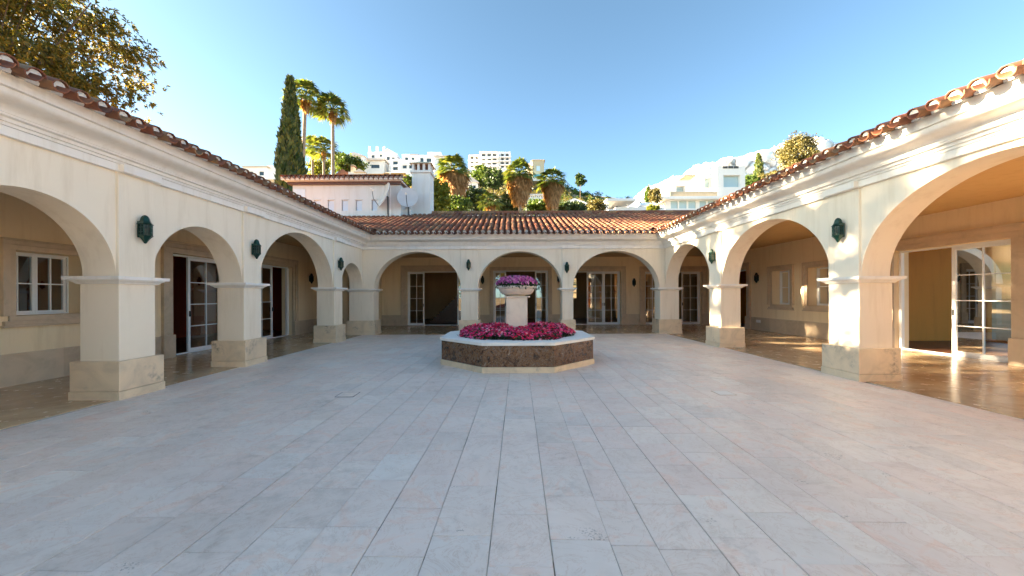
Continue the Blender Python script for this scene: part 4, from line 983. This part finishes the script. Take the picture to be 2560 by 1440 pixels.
def fan(P0, dirv, size, nseg, droop, spread=2.6):
    """fan blade: nseg pointed segments from the hub"""
    d = Vector(dirv).normalized(); side = d.cross(Vector((0, 0, 1))); side = side.normalized() if side.length > .05 else Vector((1, 0, 0)); nrm = side.cross(d)
    out = []
    for i in range(nseg):
        a = spread * (i / (nseg - 1) - .5) + random.uniform(-.05, .05); q = d * math.cos(a) + side * math.sin(a); t = nrm.cross(q)
        l = size * (1 - .22 * abs(a) / spread * 2) * random.uniform(.85, 1.1); w = size * .075
        fold = nrm * (.05 * size)
        m = P0 + q * l * .55 - Vector((0, 0, droop * l * .12)); e = P0 + q * l - Vector((0, 0, droop * l * .5))
        out.append((P0, m + t * w + fold, e, m - t * w))
    return out
def palm(label, x, y, hub, cr, r0, skirt=None, nf=34, group=None, lean=0):
    zb = tz(x, y); r = empty('fan_palm', (x, y, zb)); H = hub - zb
    pts = [(lean * (k / 8) ** 2 - lean, 0, -.3 + (H + .3) * k / 8) for k in range(9)]
    MB().tube(pts, [r0 * (1.35 if k == 0 else 1.0 - .045 * k) for k in range(9)], 10).build('trunk', 'palm_bark', r, True)
    Q = []; hubv = Vector((0, 0, H)); stems = MB()
    for i in range(nf):
        a = i * 2.399963; el = R(85 - 105 * ((i + .5) / nf) ** .85)
        d = Vector((math.cos(a) * math.cos(el), math.sin(a) * math.cos(el), math.sin(el))); pl = cr * random.uniform(.42, .6)
        h0 = hubv + d * pl + Vector((0, 0, -.04 * cr)); stems.tube([tuple(hubv), tuple(h0)], [.03, .02], 4)
        Q += fan(h0, d + Vector((0, 0, -.25)), cr * random.uniform(.5, .62), 15, random.uniform(.5, 1.2))
    link('crown', polymesh('crown', Q, 'frond'), None, r); stems.build('leaf_stalks', 'frond', r)
    if skirt:
        rt, ln, n = skirt; Q = []
        for i in range(n):
            t = (i + .5) / n; a = i * 2.399963; rad_ = rt * (1 - .55 * t) * random.uniform(.55, 1.0)
            h0 = hubv + Vector((math.cos(a) * rad_ * .55, math.sin(a) * rad_ * .55, -.15 - t * ln * .72))
            d = Vector((math.cos(a) * (.75 - .55 * t), math.sin(a) * (.75 - .55 * t), -1 + .3 * (1 - t)))
            Q += fan(h0, d, ln * random.uniform(.26, .36), 9, random.uniform(.2, .6), 1.5)
        link('skirt', polymesh('skirt', Q, 'dead_frond'), None, r)
    return tag(r, label, 'palm tree', group)
# palms
GP = 'tall fan palms'
Y = 38.0; palm('tallest slim fan palm, rising right beside the cypress', pxX(766, Y), Y, pyZ(240, Y), 2.15, .25, (.7, 1.6, 40), 34, GP, .5)
Y = 39.0; palm('slim fan palm standing alone against the sky beside the tallest one', pxX(834, Y), Y, pyZ(273, Y), 2.0, .24, (.6, 1.4, 36), 34, GP)
Y = 44.0; palm('short fan palm with a bushy crown between the slim trunks', pxX(811, Y), Y, pyZ(370, Y), 2.0, .22, (.5, 1.2, 20), 26, GP)
Y = 46.0; palm('short fan palm half behind the tallest slim trunk', pxX(783, Y), Y, pyZ(366, Y), 1.8, .22, None, 20, GP)
GS = 'palms with brown skirts of dead fronds'
Y = 40.0; palm('broad fan palm with thick brown skirt, next to the chimney', pxX(1137, Y), Y, pyZ(425, Y), 2.1, .24, (2.0, 3.6, 330), 36, GS)
Y = 41.0; palm('brown-skirted fan palm standing between two others', pxX(1301, Y), Y, pyZ(436, Y), 2.0, .24, (1.9, 3.3, 330), 34, GS)
Y = 42.0; palm('brown-skirted fan palm beside the bare brown slope', pxX(1382, Y), Y, pyZ(452, Y), 1.9, .22, (1.6, 3.0, 280), 34, GS)
Y = 30.0; cypress('tall dense cypress rising behind the shaded wing roof', pxX(728, Y), Y, pyZ(203, Y), 1.42, 26000, .5)
Y = 85.0; cypress('small cypress on the slope above the sun-dappled wing', pxX(1898, Y), Y, pyZ(392, Y), 1.5, 5000, .8)
# broadleaf tree over the shaded wing
def rosette_tree(label, x, y, cz_, rad, ncl, r0, leafm, L=.26):
    """large crown of star-shaped leaf rosettes at the twig ends"""
    RNG = np.random.default_rng(21)
    r = empty('broadleaf_tree', (x, y, tz(x, y))); c = np.array((0, 0, cz_ - tz(x, y))); b = MB(); limbs(b, (0, 0, -.2), (0, 0, c[2] * .55), r0, tuple(c), rad, 11, 5)
    nb = 130; d = unit(RNG.normal(size=(nb, 3))); boughs = c + d * (.15 + .85 * RNG.uniform(0, 1, (nb, 1)) ** .55) * np.array(rad)
    for p in boughs:
        s = Vector((0, 0, c[2] * .62)).lerp(Vector(p), .35); b.tube([tuple(s), tuple(Vector(s).lerp(Vector(p), .6) + Vector((0, 0, .25))), tuple(p)], [.08, .05, .02], 5)
    k = RNG.integers(0, nb, ncl); P = boughs[k] + RNG.normal(0, 1, (ncl, 3)) * np.array(rad) * np.array([.095, .095, .06])
    for p in P[:500]: 
        q = boughs[0]; b.tube([tuple(p), tuple(Vector(p).lerp(Vector(boughs[np.argmin(np.sum((boughs - p) ** 2, 1))]), .9))], [.008, .02], 3)
    b.build('trunk', 'bark', r, True)
    out = unit(P - c + RNG.normal(0, .6, P.shape) * np.array(rad) * .5); n = 9
    pp = np.repeat(P, n, 0); oo = np.repeat(out, n, 0); dv = unit(unit(RNG.normal(size=pp.shape)) + oo * .75); nn_ = unit(np.cross(dv, RNG.normal(size=pp.shape))); sd_ = np.cross(dv, nn_)
    l = (L * RNG.uniform(.7, 1.25, len(pp)))[:, None]; w = l * .15
    link('crown', polymesh('crown', np.stack([pp, pp + dv * l * .55 + sd_ * w, pp + dv * l - np.array([0, 0, .25]) * l, pp + dv * l * .55 - sd_ * w], 1), leafm), None, r)
    return tag(r, label, 'tree')
rosette_tree('large broadleaf tree with golden leaf rosettes overhanging the shaded wing roof', -40.2, 28.2, 20.6, (9.8, 8.8, 9.6), 9500, .4, 'leaf_gold', .40)
GT = 'trees and shrubs beyond the roofs'
def bt(label, px, py, Y, wpx, hpx, leafm, n_clump=60, n_leaf=55, L=.32, W=.2, name='broadleaf_tree', cat='tree', clump=.32, shell=.4):
    rad = (wpx / 2 / FPX * Y, wpx / 2 / FPX * Y * .9, hpx / 2 / FPX * Y)
    tree(name, label, pxX(px, Y), Y, pyZ(py, Y), rad, leafm, n_clump, n_leaf, L, W, max(.08, rad[0] * .07), clump, shell, GT, cat)
bt('yellow-green tree hanging behind the slim palm trunks', 800, 425, 48, 60, 70, 'leaf_yellowgreen', 60, 60, .34, .14)
bt('dark green bushy tree beside the gabled hillside house', 868, 412, 60, 80, 44, 'leaf_green', 80, 60, .4, .26)
bt('small green shrub beside the chimney shaft', 1022, 452, 40, 26, 26, 'leaf_green', 30, 40, .2, .12, 'shrub', 'shrub')
bt('bright yellow-green shrub rising beside the chimney', 1096, 490, 30, 56, 84, 'leaf_yellowgreen', 70, 60, .24, .13, 'shrub', 'shrub')
bt('green shrub at the foot of the palm nearest the chimney', 1140, 516, 36, 70, 46, 'leaf_green', 60, 55, .24, .14, 'shrub', 'shrub')
bt('dark rounded pine above the low bushy palm', 1204, 441, 72, 52, 52, 'leaf_green', 90, 60, .4, .24)
bt('dark rounded pine below the apartment block', 1236, 446, 70, 54, 56, 'leaf_dark', 90, 60, .4, .24)
bt('dark shrub between the first two brown-skirted palms', 1190, 500, 44, 70, 60, 'leaf_dark', 70, 55, .3, .18, 'shrub', 'shrub')
bt('dark green hedge bush behind the middle brown-skirted palm', 1265, 512, 46, 80, 44, 'leaf_dark', 70, 55, .3, .18, 'shrub', 'shrub')
bt('green bush between the last two brown-skirted palms', 1345, 515, 48, 70, 36, 'leaf_green', 60, 55, .3, .18, 'shrub', 'shrub')
bt('low dark bush behind the roof ridge, beside the palm by the slope', 1408, 520, 50, 60, 30, 'leaf_dark', 50, 50, .3, .18, 'shrub', 'shrub')
bt('lone round tree on the bare brown slope', 1452, 450, 110, 26, 26, 'leaf_dark', 50, 50, .5, .34)
bt('dark shrub before the low gabled outbuilding', 1440, 522, 50, 50, 32, 'leaf_dark', 50, 50, .3, .18, 'shrub', 'shrub')
bt('olive shrub beside the low flat house', 1494, 522, 46, 46, 42, 'leaf_olive', 50, 50, .3, .14, 'shrub', 'shrub')
bt('group of upright conifers beside the modern villa', 1640, 490, 72, 30, 36, 'leaf_olive', 50, 50, .4, .2)
bt('slender green conifer beside the modern villa terrace', 1621, 490, 74, 18, 40, 'leaf_green', 40, 40, .4, .2)
bt('fresh green shrub before the modern villa', 1632, 526, 52, 30, 28, 'leaf_yellowgreen', 40, 45, .24, .13, 'shrub', 'shrub')
bt('low yellow-green hedge under the modern villa', 1680, 540, 46, 70, 14, 'leaf_yellowgreen', 50, 50, .2, .12, 'shrub', 'hedge')
bt('olive pine standing against the white cloud', 1996, 388, 80, 92, 84, 'leaf_olive', 130, 70, .5, .22)
bt('small green tree beside the small cypress', 1878, 462, 84, 36, 44, 'leaf_green', 45, 45, .5, .25)
bt('loose shrub under the pine beside the tiled eave', 1940, 442, 78, 60, 30, 'leaf_olive', 40, 45, .4, .2, 'shrub', 'shrub')
Y = 34.0; palm('low bushy palm with yellowing fronds behind the rear roof', pxX(1228, Y), Y, pyZ(506, Y), 1.35, .2, (.9, 1.0, 60), 30, GT)
# far scrub on the slopes
n = 420; k = 0; Q = []
while k < n:
    Y = RNG.uniform(52, 162); px = RNG.uniform(560, 2150); x = pxX(px, Y)
    if (1490 < px < 1900 and Y > 58 and Y < 90) or (1400 < px < 1600 and RNG.random() < .6): k += 1; continue
    r_ = RNG.uniform(.8, 2.4) * (.6 + Y / 160); Q.append(crown_quads((x, Y, tz(x, Y) + r_ * .35), (r_ * 1.25, r_, r_ * .8), 9, 26, .55, .32, .42, .3)); k += 1
tag(link('hillside_scrub', polymesh('hillside_scrub', np.concatenate(Q), 'leaf_olive')), 'dense scrub covering the hill slopes', 'scrub', kind='stuff')
Q = []
for k in range(170):
    Y = RNG.uniform(95, 164); px = RNG.uniform(1395, 1600) if k < 110 else RNG.uniform(1080, 1400); x = pxX(px, Y); r_ = RNG.uniform(.6, 1.6)
    Q.append(crown_quads((x, Y, tz(x, Y) + r_ * .3), (r_ * 1.2, r_, r_), 8, 24, .5, .3, .42, .3))
tag(link('slope_bushes', polymesh('slope_bushes', np.concatenate(Q), 'leaf_green')), 'small dark bushes dotted over the bare brown slope', 'scrub', kind='stuff')
# garden trees out of frame on the sun's side: they dapple the right wing; and trees seen only in the door glass
GG = 'garden trees around the court'
RNG = np.random.default_rng(4)
SH = [(-25, 3.4, 11.9, (3.4, 3.1, 3.2)), (-26, 9.2, 12.3, (3.8, 3.8, 3.2)), (-28, 14.6, 12.8, (3.4, 3.1, 3.0))]
for i, (x, y, cz_, rad) in enumerate(SH):
    tree('shade_tree', ['tall garden tree beyond the shaded wing, nearest the open garden side', 'tall garden tree beyond the shaded wing, between two others', 'tall garden tree beyond the shaded wing, nearest the golden broadleaf tree'][i], x, y, cz_, rad, 'leaf_gold', 105, 42, .34, .2, .2, .13, .05, GG)
for i, (x, y) in enumerate([(-6, -17), (1.5, -20), (8, -16.5)]):
    tree('garden_tree', ['golden garden tree behind the court, by the shaded wing end', 'golden garden tree behind the court, in the middle of its open side', 'golden garden tree behind the court, by the dappled wing end'][i], x, y, 4.6, (3.4, 3, 3.2), 'leaf_gold', 90, 60, .36, .22, .25, .3, .3, GG)
# cumulus cloud far behind the modern villa
YC = 900.0; rr = random.Random(3); ICO = []
for sub in (2, 3):
    bm = bmesh.new(); bmesh.ops.create_icosphere(bm, subdivisions=sub, radius=1.0); bm.verts.ensure_lookup_table()
    ICO.append((np.array([v.co[:] for v in bm.verts]), np.array([[v.index for v in f.verts] for f in bm.faces]))); bm.free()
cv, cf, nv_ = [], [], 0
for k in range(620):
    t = rr.random(); px = 1612 + t * 620; top = np.interp(px, [1600, 1640, 1690, 1735, 1740, 1800, 1850, 1910, 1960, 2020, 2060, 2110, 2240], [482, 462, 444, 436, 412, 402, 388, 376, 356, 348, 352, 362, 380])
    r_ = rr.choice([5, 7, 9, 12, 16, 22]) * rr.uniform(.8, 1.25); py = top + r_ * .9 + rr.random() ** 2 * 110
    bv_, bf_ = ICO[0 if r_ < 9 else 1]
    cv.append(bv_ * np.array([r_ * rr.uniform(1.0, 1.5), r_, r_ * rr.uniform(.8, 1)]) + np.array([pxX(px, YC), YC + rr.uniform(-8, 8) + (top + 60 - py) * .25, pyZ(py, YC)])); cf.append(bf_ + nv_); nv_ += len(bv_)
cv = np.concatenate(cv); cf = np.concatenate(cf)
def wob(P, f, sd):
    r2 = np.random.default_rng(sd); out = np.zeros_like(P)
    for k in range(6):
        w = r2.normal(0, f, (3, 3)); out += np.sin(P @ w + r2.uniform(0, 6.28, 3))
    return out / 6
cv = cv + wob(cv, .05, 1) * 7 + wob(cv, .16, 2) * 3.2 + wob(cv, .4, 3) * 1.3
me = bpy.data.meshes.new('cloud'); me.from_pydata(cv.tolist(), [], cf.tolist()); me.update()
me.polygons.foreach_set('use_smooth', [True] * len(me.polygons))
tag(link('cloud', me, 'cloud'), 'white cumulus cloud bank behind the modern villa', 'cloud')
